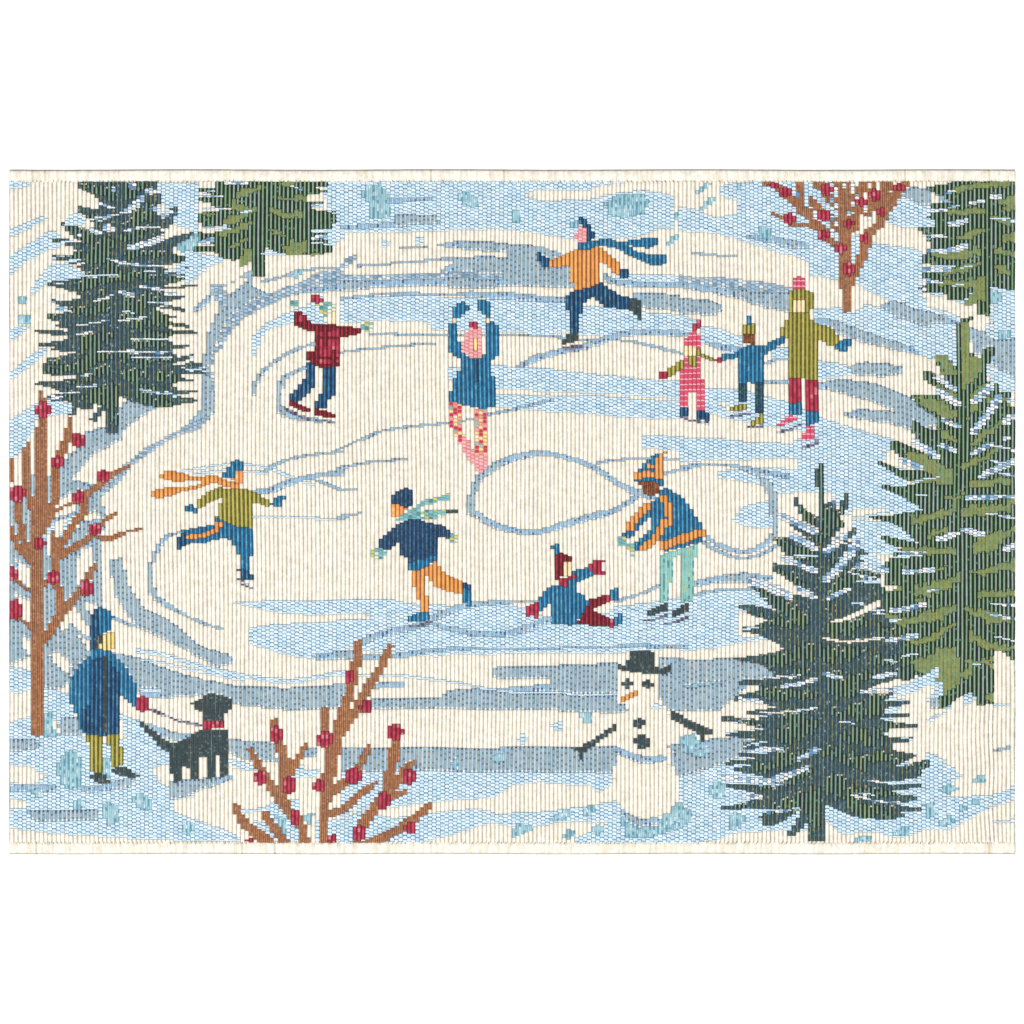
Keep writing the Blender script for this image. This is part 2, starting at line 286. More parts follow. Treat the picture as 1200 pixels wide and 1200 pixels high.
SPR2='545,15 572,12 580,230 622,215 650,255 690,168 708,168 708,215 690,270 662,300 690,345 640,385 600,440 680,400 742,358 748,392 700,430 760,440 780,470 822,508 770,500 800,560 895,600 890,650 905,780 900,820 962,900 1005,960 985,1080 1000,1130 972,1160 962,1185 870,1205 790,1240 800,1257 962,1250 905,1295 1052,1298 1052,1318 930,1325 900,1365 1042,1368 1042,1387 880,1385 960,1415 1087,1423 1087,1442 960,1440 900,1470 930,1495 1062,1498 1062,1517 940,1530 960,1560 1050,1585 1092,1593 970,1655 1080,1635 1162,1618 1162,1647 1100,1695 1132,1710 1000,1730 910,1735 960,1755 1102,1748 1102,1772 940,1785 1000,1805 1092,1818 1092,1842 960,1850 1000,1870 1117,1881 1117,1897 970,1895 1032,1913 1032,1932 900,1937 790,1927 700,1907 640,1877 582,1850 582,2062 508,2062 500,1945 432,2028 398,2028 398,2005 440,1945 470,1875 380,1937 300,1968 248,1962 238,1920 300,1875 200,1880 38,1892 22,1875 150,1855 230,1805 180,1787 58,1772 48,1754 250,1745 290,1717 200,1697 90,1677 58,1647 48,1618 190,1627 130,1607 108,1585 240,1587 350,1557 150,1562 128,1535 210,1507 48,1492 43,1474 220,1455 210,1437 140,1427 38,1412 22,1384 230,1402 240,1380 168,1377 158,1360 330,1332 250,1317 180,1307 88,1307 83,1280 220,1247 230,1222 123,1212 128,1194 300,1177 300,1147 270,1117 180,1092 90,1080 90,1072 200,1058 350,1028 360,1010 290,970 230,940 138,927 128,902 200,905 280,862 200,842 128,802 108,773 240,790 320,812 330,780 260,730 188,702 178,673 330,690 430,720 520,742 500,720 380,640 303,602 288,553 330,560 400,560 500,597 520,580 430,540 350,490 313,447 303,418 400,420 450,450 530,472 500,430 420,370 363,327 353,303 430,340 500,387 540,362 480,330 430,270 413,220 418,188 440,230 500,290 540,292 533,45'
SPR2V=['552,25 573,25 575,240 610,250 650,270 622,372 600,422 555,392','425,230 520,300 530,350 470,330','650,250 690,210 680,290 660,290','318,430 430,450 522,482 522,562 400,532 340,482','580,500 642,500 640,560 590,560','400,360 480,400 520,430 470,400','205,700 300,720 400,770 502,810 502,902 400,852 300,800','590,680 700,590 790,570 882,600 862,640 720,690 622,752 620,790 580,802','280,860 502,860 490,902 290,892','590,890 760,850 832,860 800,902 600,912','255,1060 400,1020 500,960 532,960 522,1082 250,1112','550,1000 832,1000 762,1082 560,1082','380,1147 500,1120 512,1147 390,1167','590,1197 750,1157 872,1127 872,1157 790,1197 742,1277 600,1277','220,1232 542,1232 532,1282 230,1277','600,1357 700,1327 872,1302 882,1347 842,1397 660,1397','310,1437 480,1397 552,1382 552,1437 400,1527 320,1517','650,1477 912,1482 922,1527 660,1532','560,1552 680,1552 720,1587 962,1587 942,1617 820,1627 802,1687 680,1627 590,1607','200,1647 380,1587 542,1552 542,1577 380,1647 210,1677','220,1762 400,1717 532,1647 532,1677 400,1747 240,1777','590,1687 680,1717 760,1767 972,1787 962,1812 780,1807 600,1757','488,1767 562,1777 574,1997 530,1997 480,1887 300,1887 310,1857 430,1797','690,1807 740,1807 830,1847 962,1877 932,1937 820,1927 730,1897','300,590 380,600 480,660 500,700 380,640','890,1090 1000,1050 960,1110','980,1130 1060,1100 1060,1180 990,1190']
SPR2W=[('350,300 450,345 530,385',5),('400,400 530,470',5),('350,530 450,560 530,590',4.6),('180,655 300,690 400,740',[9,8,5]),('440,680 530,730',4.4),('590,640 660,570 740,470 765,430',7),('600,480 690,400',5.5),('600,740 710,690',4.6),('780,560 900,590',8),('945,965 1070,950',4.6),('970,810 1110,780',4.6),('350,1217 440,1202 530,1177',4),('580,1147 665,1172',4),('870,1167 960,1147',5),('250,1362 400,1352 540,1332',3.6),('55,1717 280,1727 400,1687 490,1657',[7,6,5,4]),('450,1607 545,1557',4.6),('740,1802 850,1832 1000,1852',3.2),('790,1247 960,1232',4),('130,1290 220,1300 240,1310',4),('220,1560 350,1555',4.5),('760,960 770,962',2),('630,200 640,230',3),('200,1820 240,1815',4),('160,1830 200,1800',3)]
def wstrokes(lst):
    use(None)
    for s,w in lst:
        l('W',s,w)
use('spruce_tree_motif'); o(30,210,5.4545); p('N',SPR1)
for s in SPR1V: p('V',s)
wstrokes(SPR1W)
# olive-green tree behind (right)
use('pine_tree_motif'); o(1000,390,6)
p('V2','728,0 728,-60 768,-100 828,-112 822,-30 800,130 880,178 910,190 913,110 1002,93 1002,130 950,200 918,290 950,368 1000,358 1032,358 1032,420 1095,418 1115,520 1140,560 1140,2320 1060,2250 1000,2220 990,2610 880,2620 840,2530 660,2610 620,2650 600,2600 640,2520 560,2460 400,2390 200,2340 150,2200 210,1990 200,1850 230,1620 330,1510 225,1480 185,1432 230,1425 460,1480 350,1380 240,1330 105,1302 120,1290 240,1285 490,1240 300,1130 193,1082 205,1065 340,1085 430,1060 300,1000 162,912 170,895 330,960 470,972 420,920 290,850 252,800 258,752 400,800 570,880 480,790 398,690 398,615 560,690 575,600 430,500 403,440 580,430 720,492 600,400 500,335 490,268 560,280 640,340 600,250 576,195 578,148 652,148 728,262')
for s in ('580,152 650,160 715,270 722,300 650,280 590,200','760,-90 822,-100 815,20 800,150 900,190 902,260 820,362 760,382 750,160','580,370 700,420 732,462 600,402','430,450 580,450 702,540 722,592 640,602 500,532','830,400 942,340 930,400 880,500 820,592 790,622 820,480','580,670 650,700 722,762 620,732','1060,618 1000,680 870,782 800,802 830,760 980,650','340,850 500,850 590,930 690,958 690,1082 520,1052 390,1062 400,1030 540,1020 470,930','770,910 900,880 1042,788 1042,822 900,912 760,972','820,1050 1102,1018 1102,1062 820,1092','690,1140 722,1140 722,1215 690,1215','390,1290 560,1260 620,1240 722,1200 722,1262 600,1312 400,1342','760,1220 1092,1208 1102,1252 900,1302 760,1292','530,1400 690,1355 660,1392 550,1432 530,1472','330,1505 500,1500 722,1528 722,1562 380,1562','830,1480 950,1430 1135,1375 1100,1432 980,1532 830,1562','570,1660 660,1632 600,1682','800,1670 900,1690 1000,1628 1135,1595 1135,1672 880,1712','430,1780 600,1740 742,1698 742,1742 600,1842 440,1852','430,1865 492,1865 440,1892','880,1820 1135,1808 1135,1852 880,1882','220,1978 400,2000 600,1940 722,1915 722,1942 640,2012 420,2042 310,2062','780,1928 900,1960 1090,2000 1112,2032 980,2042 1080,2072 900,2032 800,1982','400,2170 560,2120 722,2035 722,2062 560,2162 420,2192','800,2100 880,2130 1000,2180 1135,2220 1050,2242 900,2212 800,2162','480,2290 640,2200 732,2220 752,2400 640,2560 560,2500 400,2320'): p('P',s)
wstrokes([('580,310 700,395',4.6),('590,405 730,500',5),('620,610 730,655',4.6),('420,765 500,810 580,870',6),('610,790 700,830',4.6),('850,480 960,380',5.5),('830,700 930,590 1020,460',6.5),('1060,645 1110,590',5),('830,850 960,790',4.4),('880,1020 1000,965 1130,910',[4,6,7]),('790,1165 1130,1160',4.5),('330,890 460,950',6),('610,1450 720,1415',5),('790,1390 900,1425',5),('350,1680 550,1665',5),('290,1950 490,1910',5),('270,2155 430,2125',5),('1060,1530 1130,1500',6),('1055,755 1090,745',4),('600,2400 590,2420',3),('1090,480 1120,490',4)])
o(800,600,3)
use(None); p('B','690,625 800,600 900,545 910,560 880,600 940,595 940,640 800,650'); p('C','790,640 870,610 890,640 800,690'); p('B','1000,540 1050,530 1070,555 1005,570'); 
o(1000,390,6); cur=use.top
p('V2','845,2340 990,2330 990,2610 885,2620 840,2530'); p('P','640,2430 840,2340 840,2460 700,2560 640,2580'); l('V2','800,2450 700,2560 640,2610',8)
# top middle
use('pine_tree_motif'); o(200,190,6)
p('V2','300,130 1095,130 1102,165 980,180 1112,198 1102,212 960,222 960,267 1092,273 1082,292 1000,302 1000,330 1080,338 1168,343 1168,402 1120,462 990,467 990,488 1112,488 1112,507 1000,522 1112,548 1112,572 1142,588 1132,632 1010,652 860,652 740,622 680,592 656,582 656,805 568,805 568,672 510,742 478,737 490,690 430,692 360,682 340,642 168,632 158,598 320,590 190,552 188,498 300,500 430,470 340,460 220,452 188,402 193,368 250,350 430,340 300,330 290,290 193,272 198,248 350,240 188,212 173,178 320,180')
for s in ('440,260 470,210 642,168 540,242 440,272','350,420 560,330 622,308 600,342 440,432','200,365 370,358 250,385','330,500 480,450 592,398 580,432 480,492 340,522','410,600 540,528 562,540 420,612','510,610 562,598 562,702 500,742 490,700','670,308 740,320 800,350 942,338 942,367 800,387 730,352','750,250 962,233 942,267 760,267','680,458 780,480 822,532 760,502','740,568 830,600 860,538 952,538 942,652 840,642','720,140 882,136 800,167','1000,640 1100,620 1000,655'): p('P',s)
wstrokes([('390,145 480,150 520,140',4),('250,465 420,470',3.5),('210,235 340,235',3.6),('230,330 420,328',3.6),('240,570 290,545',5),('660,640 700,630',3),('1010,305 1060,305',4),('1010,525 1090,520',4)])
# top right
use('pine_tree_motif'); o(1000,190,6)
p('V2','518,172 660,150 700,130 1140,118 1140,912 1040,892 1000,880 958,868 952,1082 878,1072 878,980 800,1012 788,980 842,900 790,960 680,972 640,922 458,907 468,878 560,850 478,802 468,783 600,762 600,740 488,702 488,648 560,630 540,570 488,502 463,458 560,450 590,420 528,382 548,358 650,340 548,322 558,288 700,280 560,212 518,192')
for s in ('700,190 860,150 1000,138 1122,128 1112,162 960,172 720,212','660,340 942,318 942,352 660,372','1040,250 1138,238 1122,302 1000,302','720,530 932,458 932,492 760,552','540,630 640,640 902,588 902,642 680,702 640,682','1010,410 1138,398 1138,432 1020,442','980,600 1138,640 1122,672 980,622','640,790 680,750 902,698 880,732 700,792','980,738 1060,738 1102,780 1060,792','690,880 830,808 942,818 942,962 880,982 800,1012 790,980 860,870','1040,530 1138,498 1138,562 1050,562'): p('P',s)
wstrokes([('830,290 910,270',4),('690,440 800,410',5),('550,620 680,622 800,580',5),('490,758 680,755',4.6),('490,830 600,842',4),('490,512 620,515',3.5),('970,242 1030,242',5),('540,335 640,340',4)])
# front right spruce
use('spruce_tree_motif'); o(840,540,4.615); p('N',SPR2)
for s in SPR2V: p('V',s)
wstrokes(SPR2W)
p('C','595,868 700,838 892,745 887,787 740,852 610,878'); l('C','590,958 720,980 870,960',3.4); l('C','918,690 962,685',4.5); l('C','350,1358 400,1350',3); l('C','480,1192 520,1180',3.4)


# ---------------- feathery needles: ragged patch edges and pale gaps between twig tips
rf=random.Random(21)
def feather(inner,outer,amt):
    ki,ko=KI[inner],KI[outer]
    for c in range(NC):
        colk=kind[:,c]
        r=0
        while r<NR:
            if colk[r]==ki:
                q=r
                while q<NR and colk[q]==ki: q+=1
                a=rf.randint(-amt,amt); b=rf.randint(-amt,amt)
                if a<0:
                    for t in range(r+a,r):
                        if t>=0 and colk[t]==ko and part[t,c]==part[r,c]: colk[t]=ki
                elif q-r>a+2 and colk[r-1]==ko: colk[r:r+a]=ko
                if b>0:
                    e2=q
                    for t in range(q,min(NR,q+b)):
                        if colk[t]==ko and part[t,c]==part[q-1,c]: colk[t]=ki
                elif q-r>-b+3 and q<NR and colk[q]==ko: colk[q+b:q]=ko
                r=q+max(b,0)
            r+=1
def gaps(ids,count,lo,hi,mn,mxl,keep=None):
    rows=[r for r in range(NR) if np.isin(part[r],ids).any()]
    r0,r1=rows[0],rows[-1]
    for _ in range(count):
        r=int(r0+(r1-r0)*rf.uniform(lo,hi))
        cc=np.where(np.isin(part[r],ids))[0]
        if len(cc)<12: continue
        side=rf.choice((-1,1)); mid=(cc[0]+cc[-1])//2
        n=rf.randint(mn,mxl)
        if rf.random()<.78:
            st=(cc[0] if side<0 else cc[-1])
        else:
            st=mid+side*rf.randint(3,max(4,(cc[-1]-cc[0])//2-n//2)); n=max(3,n//2)
        sl=rf.uniform(-.15,.55)
        kk=rf.choice(('W','W','B'))
        for i in range(n):
            c=st-side*i; rr=int(r-sl*i)
            if 0<=c<NC and 0<=rr<NR and part[rr,c] in ids:
                kind[rr,c]=KI[kk]; part[rr,c]=BG[kk]
                if rf.random()<.35 and rr+1<NR and part[rr+1,c] in ids and i<n*.6: kind[rr+1,c]=KI[kk]; part[rr+1,c]=BG[kk]
def sprays(ids,inner,outer,count,hgt):
    """small extra twigs of the second green"""
    rr_,cc_=np.where(np.isin(part,ids)&(kind==KI[outer]))
    for _ in range(count):
        i=rf.randrange(len(rr_)); r,c=rr_[i],cc_[i]; cs=np.where(np.isin(part[r],ids))[0]; mid=(cs[0]+cs[-1])/2
        s=1 if c>mid else -1; n=rf.randint(3,8); h=rf.randint(2,hgt)
        for k2 in range(n):
            c2=c+s*k2; top=int(r+k2*rf.uniform(.0,.6)*(1 if rf.random()<.8 else -1))
            for t in range(top,top+h):
                if 0<=c2<NC and 0<=t<NR and part[t,c2] in ids and kind[t,c2]==KI[outer]: kind[t,c2]=KI[inner]
TI=[i for i,(n,_) in enumerate(PARTS) if n=='spruce_tree_motif']
FI=[i for i,(n,_) in enumerate(PARTS) if n=='pine_tree_motif']
sprays([TI[0]],'V','N',20,6); sprays([TI[1]],'V','N',22,6)
for q in FI: sprays([q],'P','V2',3 if q!=FI[0] else 8,3)
feather('V','N',2); feather('P','V2',1)
gaps([TI[0]],26,.1,.97,3,8); gaps([TI[1]],32,.12,.97,3,9)
gaps([FI[0]],16,.1,.95,3,7); gaps([FI[1]],8,.05,.9,2,6); gaps([FI[2]],8,.05,.9,2,6)

# ================================================================ BERRY BUSHES
def berries(lst):
    for cx,cy,rx,ry in lst:
        use(0,'berry'); e('rd',cx,cy,rx*.92,ry*.92)
use('berry_bush_motif'); o(0,0,1)
BR=[('42,857 42,760 42,650 46,600 48,540 49,500 48,460',[17,17,16,15,13,12,8]),('31,517 32,570 37,592 46,618',[5,7,8,8]),('13,536 13,562',4),('20,575 21,595 26,625 36,655',[6,7,8,9]),('13,617 17,632 27,646 38,658',[4,6,7,7]),('17,675 28,688 40,692',[4,5,6]),('20,722 32,731 40,738',[4,5,7]),('82,489 80,510 74,526 66,545 64,562 63,590 56,610 48,625',[4,7,8,8,9,9,9,8]),('90,588 66,598 52,612',[4,5,6]),('152,546 133,556 114,571 103,580 98,602 88,614 76,633 66,648',[4,6,7,7,8,7,7,8]),('63,622 65,645 65,668 68,690 73,712 67,726 58,741 46,753',[5,8,9,9,10,10,10,12]),('137,601 124,610 112,624 100,635 84,644 70,653',[4,6,6,7,7,8]),('168,621 150,623 130,631 112,629',[3,5,6,5]),('114,662 106,672 98,688 84,706 73,718',[5,6,7,9,9]),('62,676 54,683 42,692',[5,6,7])]
for s,w in BR: l('br',s,[q*.72 for q in (w if isinstance(w,list) else [w])])
berries([(50,479,9.5,11),(91,516,9,9.5),(67,541,7.5,8.5),(20,577,10,11),(122,558,9,8),(92.5,583,7.5,8.5),(111.7,621,7.5,8.5),(46.7,636.5,7,8),(63,677,7.5,9.5),(101,689,9,10),(14.5,671,5.5,10),(17.5,714,8,14)])
use('berry_bush_motif'); o(260,740,5)
for s,w in [('600,1240 602,1000 620,850 645,700 680,570 730,400 770,250 802,65',[8,9,11,13,10,8,8,5]),('985,85 920,220 850,330 790,450 740,520 690,590',[4,6,7,8,8,9]),('598,470 598,580',10),('305,515 330,650 362,760 362,900 340,960',[4,7,9,10,10]),('485,665 430,760 385,840',[4,5,7]),('155,685 220,800 280,900 340,980 390,1050 450,1120 490,1240',[4,5,7,9,10,8,8]),('68,1015 120,1110 200,1180 270,1240',[4,7,10,12]),('248,1065 300,1140 370,1240',[5,7,9]),('855,675 810,770 770,830',[4,5,5]),('710,890 640,950',8),('900,885 800,960 720,1040 630,1072',[4,6,7,8]),('1020,640 1000,720 975,900 950,980',[8,9,10,10]),('1125,765 1060,830 1030,890 985,940',[4,6,6,8]),('1075,942 990,978',[4,6]),('955,960 880,1060 830,1130 790,1240',[10,10,9,9]),('1228,1010 1150,1085 1085,1135 935,1215 860,1240',[4,6,8,9,9])]: l('br',s,w)
berries([(312,595,40,55),(595,635,50,55),(740,265,36,42),(840,445,40,44),(1005,590,52,55),(220,850,38,46),(390,895,42,60),(565,905,40,42),(765,850,52,57),(1095,855,40,52),(945,995,42,58),(425,1090,40,52),(805,1185,42,52),(1110,1155,40,34),(160,1222,22,18),(650,1215,32,28)])
use('berry_bush_motif'); o(880,200,6)
for s,w in [('677,965 677,760',[10,12]),('672,760 668,500',[12,14]),('662,500 660,250 650,70',[13,13,14]),('110,82 200,115 280,190 380,275 440,345 480,390 560,475 630,550',[5,7,8,8,7,7,7,9]),('352,70 355,270',[9,9]),('150,295 230,330 320,380 450,385 530,440',[3,4,5,5,6]),('465,72 510,120 565,200 640,270',[7,8,8,9]),('420,185 470,260 560,330 610,400 665,430',[3,6,7,7,9]),('1095,75 1040,140 980,220 930,330 880,400 820,450 800,560 760,650 715,725',[5,7,9,7,6,8,8,7,8]),('945,70 940,180 910,320',[11,11,7]),('870,70 862,200 825,300',[6,7,6]),('812,75 780,130 745,190 700,260',[6,8,8,9]),('790,240 745,330 715,410',[6,7,8]),('570,75 600,70',[5]*2)]: l('br',s,w)
berries([(170,100,42,27),(250,145,42,42),(540,130,44,46),(275,335,44,44),(515,310,44,42),(690,370,40,34),(510,455,44,44),(630,545,44,40),(690,690,44,50),(875,170,42,46),(785,220,44,30),(920,285,32,37),(1045,115,44,30),(800,470,32,40)])
use(None)
for x,y in ((600,125),(575,205),(515,235),(605,250),(575,330),(605,370),(690,300),(725,230),(750,180),(720,110),(810,265),(575,455),(605,475),(655,100),(850,330),(340,165)): e('W',x,y,16,20)
p('C','770,300 800,300 800,430 772,430'); p('B','710,470 765,440 765,560 720,640'); p('W','440,280 465,280 465,340 445,340')

# ================================================================ PEOPLE AND DOG
# skater in orange sweater
use('skater_motif'); o(600,190,6)
p('or','430,620 480,598 540,610 620,583 662,620 762,708 772,790 740,792 680,722 622,690 627,842 560,872 430,907 425,712 340,732 275,742 275,688 340,658')
p('pk','485,440 535,470 532,557 480,557 453,520 460,475')
use(0,'hood'); p('bl','478,378 522,395 572,450 582,520 562,562 537,547 537,468 500,438 480,430')
use(0,'scarf'); p('st','468,568 540,548 610,548 640,528 700,535 780,562 840,543 1000,528 1037,545 1032,577 960,602 840,588 860,618 960,648 1092,648 1097,692 1060,717 980,722 880,682 780,622 700,592 610,577 540,607 480,602')
use(0,'mitten'); p('bl','178,635 195,628 225,660 277,680 277,742 220,742 188,690')
use(0,'mitten'); p('bl','765,740 830,758 838,800 790,818 765,802')
use(0,'trousers'); p('bl','428,905 560,870 640,843 690,890 760,930 842,960 822,1032 680,1022 620,992 570,930 500,1000 478,1100 472,1215 422,1215 418,1100 388,1000 388,938')
use(0,'skate'); p('bk','828,970 870,953 917,980 922,1040 912,1102 888,1107 860,1052 828,1032')
use(0,'skate'); o(600,390,6); p('bk','358,50 395,-5 470,-8 488,40 420,62 368,77'); l('dk','362,105 420,98 485,85',4)
# red jacket
use('skater_motif'); o(320,335,7.5)
p('mr','203,213 270,225 285,280 340,320 410,340 490,330 580,345 690,355 792,368 792,397 700,427 610,452 607,672 570,712 420,718 365,702 313,652 313,578 358,570 355,400 260,372 203,342')
p('rd','392,392 430,400 500,400 598,362 602,640 560,690 392,690'); p('mr','455,400 485,400 485,520 455,520'); p('mr','530,560 560,560 560,690 530,690'); p('mr','392,440 602,440 602,455 392,455'); p('mr','392,620 602,620 602,635 392,635')
p('rd','215,240 270,250 275,320 225,320')
p('fc','500,222 567,208 567,337 503,342')
use(0,'hat'); p('ty','388,160 440,128 520,138 574,180 567,212 500,232 490,292 460,272 428,230'); p('rd','318,88 387,70 397,100 437,118 432,137 375,158 328,122')
use(0,'glove'); p('ty','158,118 217,128 247,190 210,212 168,172')
use(0,'glove'); p('ty','780,338 840,298 902,338 892,387 800,402')
use(0,'trousers'); p('bl','313,663 387,700 387,872 330,922 270,982 230,1022 158,1002 153,958 195,930 235,880 270,830 313,780'); p('bl','455,713 567,708 567,932 490,1002 470,1072 378,1072 383,1018 418,1000 418,943 458,940')
use(0,'skate'); p('mr','158,1000 240,1038 317,1068 317,1107 240,1087 163,1047'); l('dk','130,1085 230,1138 320,1170',3)
use(0,'skate'); p('mr','383,1073 480,1098 542,1128 537,1158 450,1142 383,1132'); l('dk','380,1168 530,1192',3)
# dancer
use('skater_motif'); o(480,340,7.5)
p('st','363,290 430,300 435,450 470,470 480,560 520,590 600,600 660,570 690,530 690,288 737,283 772,300 803,400 803,552 750,602 703,660 722,700 737,760 737,1032 690,1042 590,1042 500,1017 358,982 358,888 390,880 395,800 430,720 470,680 470,612 420,592 363,547')
p('bl','560,610 600,610 600,800 575,820'); p('fc','393,238 437,238 432,302 398,302'); p('fc','688,243 732,248 727,287 688,287')
p('fy','555,410 605,410 608,545 558,545')
use(0,'hair'); p('pk','468,470 510,380 550,318 618,318 662,370 662,520 642,592 570,602 500,562 473,540'); o(480,340,7.5); 
top(); p('fy','555,415 602,415 606,540 560,540')
use(0,'bow'); p('rd','545,278 580,266 622,290 612,342 548,332')
use(0,'mitten'); p('st','398,150 430,118 500,93 527,160 490,212 440,252 398,237')
use(0,'mitten'); p('st','618,88 680,93 727,130 737,237 690,242 618,182')
use(0,'tights'); o(400,390,6); p('fl','763,480 862,512 862,720 882,782 830,782 798,720 763,640'); p('fl','943,540 1017,540 1017,862 943,862')
use(0,'shoe'); p('pk','828,780 887,748 922,830 922,922 890,902 848,820')
use(0,'shoe'); p('pk','943,860 1012,860 1012,962 960,1002 943,962')
# girl in pink
use('skater_motif'); o(765,360,7.5)
p('pr','288,440 422,440 422,640 462,645 462,907 393,917 388,750 320,750 312,892 248,882 253,540 288,510'); p('yl','287,448 260,460 138,538 138,612 180,592 287,522'); p('yl','428,418 545,460 535,492 428,452')
p('fc','283,333 372,338 377,432 288,432')
use(0,'hat'); p('rd','343,138 388,140 388,118 427,118 427,182 385,187 380,222 348,222'); p('pr','318,228 380,212 417,250 417,377 378,382 365,345 283,328 288,280')
use(0,'scarf'); p('yl','320,438 387,438 387,512 350,532 323,512'); p('yl','385,370 420,370 420,440 388,440')
use(0,'mitten'); p('rd','63,568 132,558 137,632 63,632')
use(0,'mitten'); p('rd','543,470 607,438 607,502 558,507')
use(0,'skate'); p('bl','248,880 322,880 312,962 248,962'); l('dk','245,965 320,1000',3)
use(0,'skate'); p('bl','393,915 462,915 502,950 492,1012 460,1002 393,992'); l('dk','360,1002 470,1030',3)
# child in blue
use('skater_motif')
p('st','753,373 830,343 910,343 1000,328 1060,288 1152,248 1162,302 1080,352 990,412 987,640 905,690 840,662 753,690 753,442 620,482 608,418 720,413'); p('fb','793,238 907,238 907,337 793,322')
use(0,'hat'); p('st','818,68 862,78 862,150 818,160'); p('yl','788,158 912,148 907,242 793,242')
use(0,'trousers'); p('nt','757,680 842,662 832,842 753,842'); p('nt','905,670 987,640 982,932 908,932')
use(0,'skate'); p('yl','678,900 720,868 832,838 832,902 690,922'); l('dk','690,965 830,937',3)
use(0,'skate'); p('yl','868,1000 918,970 918,928 982,928 987,1022 880,1037'); l('dk','860,1057 970,1040',3)
# woman in mustard coat
use('skater_motif'); o(860,320,7.5)
p('yl','480,372 485,325 655,325 662,400 720,438 870,498 932,560 927,612 850,652 790,602 747,592 747,942 640,942 600,922 488,922 488,572 408,562 408,498 450,438'); p('fc','520,220 627,220 627,352 520,352')
use(0,'hat'); p('pr','513,60 560,28 627,50 627,137 513,137'); p('yl','478,180 520,143 650,148 702,180 707,242 692,312 640,347 627,345 627,228 520,228 520,347 483,342')
use(0,'mitten'); p('st','878,640 930,588 1042,568 1032,622 1002,640 1002,692 940,692')
use(0,'trousers'); o(800,390,6); p('rd','753,318 842,318 837,492 753,502'); p('rd','868,333 957,333 957,552 868,562'); p('st','753,508 837,490 832,572 753,582'); p('st','868,560 957,550 932,642 868,652')
use(0,'skate'); p('pr','658,650 740,583 802,588 792,622 680,667'); l('dk','680,702 740,685 810,655',3)
use(0,'skate'); p('pr','838,740 868,650 922,650 922,732 860,767'); l('dk','845,815 900,785 950,757',3)
# man in striped sweater
use('skater_motif'); o(700,520,7.5)
p('st','528,460 560,398 610,388 750,498 850,638 893,708 893,872 760,912 568,962 565,880 528,862 520,790 480,832 370,922 328,932 338,850 430,770 482,720 450,650 390,690 330,780 260,832 223,812 228,760 270,740 330,690 400,600 450,530'); p('fb','370,325 526,325 522,442 460,462 408,432 378,390')
for s,w in (('275,735 340,640 440,545',5),('395,912 470,860 540,770 585,690',5),('580,470 622,600 626,705',5),('575,902 730,845 890,790',7.5)): l('or',s,w)
use(0,'hat'); p('st','333,332 363,230 400,178 520,78 562,120 562,372 530,352 500,322 440,322 388,327'); l('or','345,285 430,262 545,285',6.5); l('or','445,185 530,212',4.5); l('or','538,130 542,260',5); p('or','560,68 597,68 592,130 540,152 553,120')
use(0,'glove'); p('ty','153,840 200,798 252,830 242,882 158,882')
use(0,'glove'); p('ty','258,880 322,868 332,942 290,992 268,962')
use(0,'trousers'); o(600,590,6); p('tq','1060,355 1110,345 1140,335 1200,322 1295,285 1285,380 1267,400 1267,480 1262,600 1252,692 1178,702 1190,450 1160,360 1120,400 1112,500 1092,692 1028,702 1028,400')
use(0,'skate'); p('bk','933,770 1000,738 1082,698 1087,762 940,802'); l('dk','935,832 1000,820 1080,790',3.6)
use(0,'skate'); p('bk','1108,780 1200,708 1242,708 1232,762 1110,812'); l('dk','1085,850 1150,838 1230,800',3.6)
# fallen child
use('skater_motif'); o(600,620,7.5)
p('st','218,610 330,488 380,488 470,500 500,450 540,430 528,360 660,328 692,370 692,407 600,442 552,480 552,540 642,600 652,660 612,740 562,800 532,842 318,822 330,640 240,722 213,712'); p('fc','425,285 505,285 505,412 425,425'); p('mr','395,290 432,290 432,400 395,430')
use(0,'hat'); p('st','348,138 422,118 422,205 358,235'); p('mr','358,233 420,203 502,243 502,292 430,290 420,382 372,482 358,462')
use(0,'scarf'); p('rd','398,428 470,428 542,393 542,422 470,462 462,502 398,497')
use(0,'mitten'); p('rd','103,688 212,638 217,792 150,742 108,777')
use(0,'mitten'); p('rd','658,340 690,278 802,268 772,312 802,392 700,392')
use(0,'trousers'); p('mr','660,620 812,573 832,642 740,682 688,712 872,788 872,852 558,832 600,750 640,680'); p('rd','808,575 838,568 838,642 812,652'); p('rd','838,783 882,788 882,857 843,852')
use(0,'boot'); p('st','838,545 912,498 912,612 838,632')
use(0,'boot'); p('st','883,780 947,728 947,832 883,857')
# skater with long orange scarf
use('skater_motif'); o(170,530,6.667)
p('yl','590,268 680,283 790,278 870,318 992,398 972,432 900,402 832,392 827,592 720,577 600,532 558,512 568,440 600,390 620,350 590,345 430,442 403,422 420,378 500,308'); p('fo','693,150 740,123 788,150 782,222 745,242 688,212')
use(0,'hat'); p('st','623,160 665,98 700,63 750,53 783,100 783,132 700,142 690,202 623,202')
use(0,'scarf'); p('or','118,190 170,153 250,158 360,188 460,193 530,178 640,213 742,238 732,282 640,267 540,237 470,272 340,302 200,347 110,372 58,352 63,308 180,283 330,278 440,250 450,230 350,227 240,242 128,207')
use(0,'mitten'); p('st','313,430 360,408 422,450 412,492 380,472 318,467')
use(0,'mitten'); p('st','983,410 1000,368 1050,338 1092,338 1082,382 1040,432')
use(0,'trousers'); p('st','600,533 720,578 827,593 832,802 800,842 792,922 728,922 723,732 690,722 680,682 600,662 480,702 298,722 293,618 430,588 540,558 560,510'); l('or','320,668 420,655 500,635 560,590 580,550',4.6)
use(0,'skate'); p('bl','253,670 312,638 312,722 290,762 253,762')
use(0,'skate'); p('bl','723,908 792,918 792,953 838,953 832,1002 780,1002 728,972'); l('dk','735,990 790,1045 835,1062',3.6)
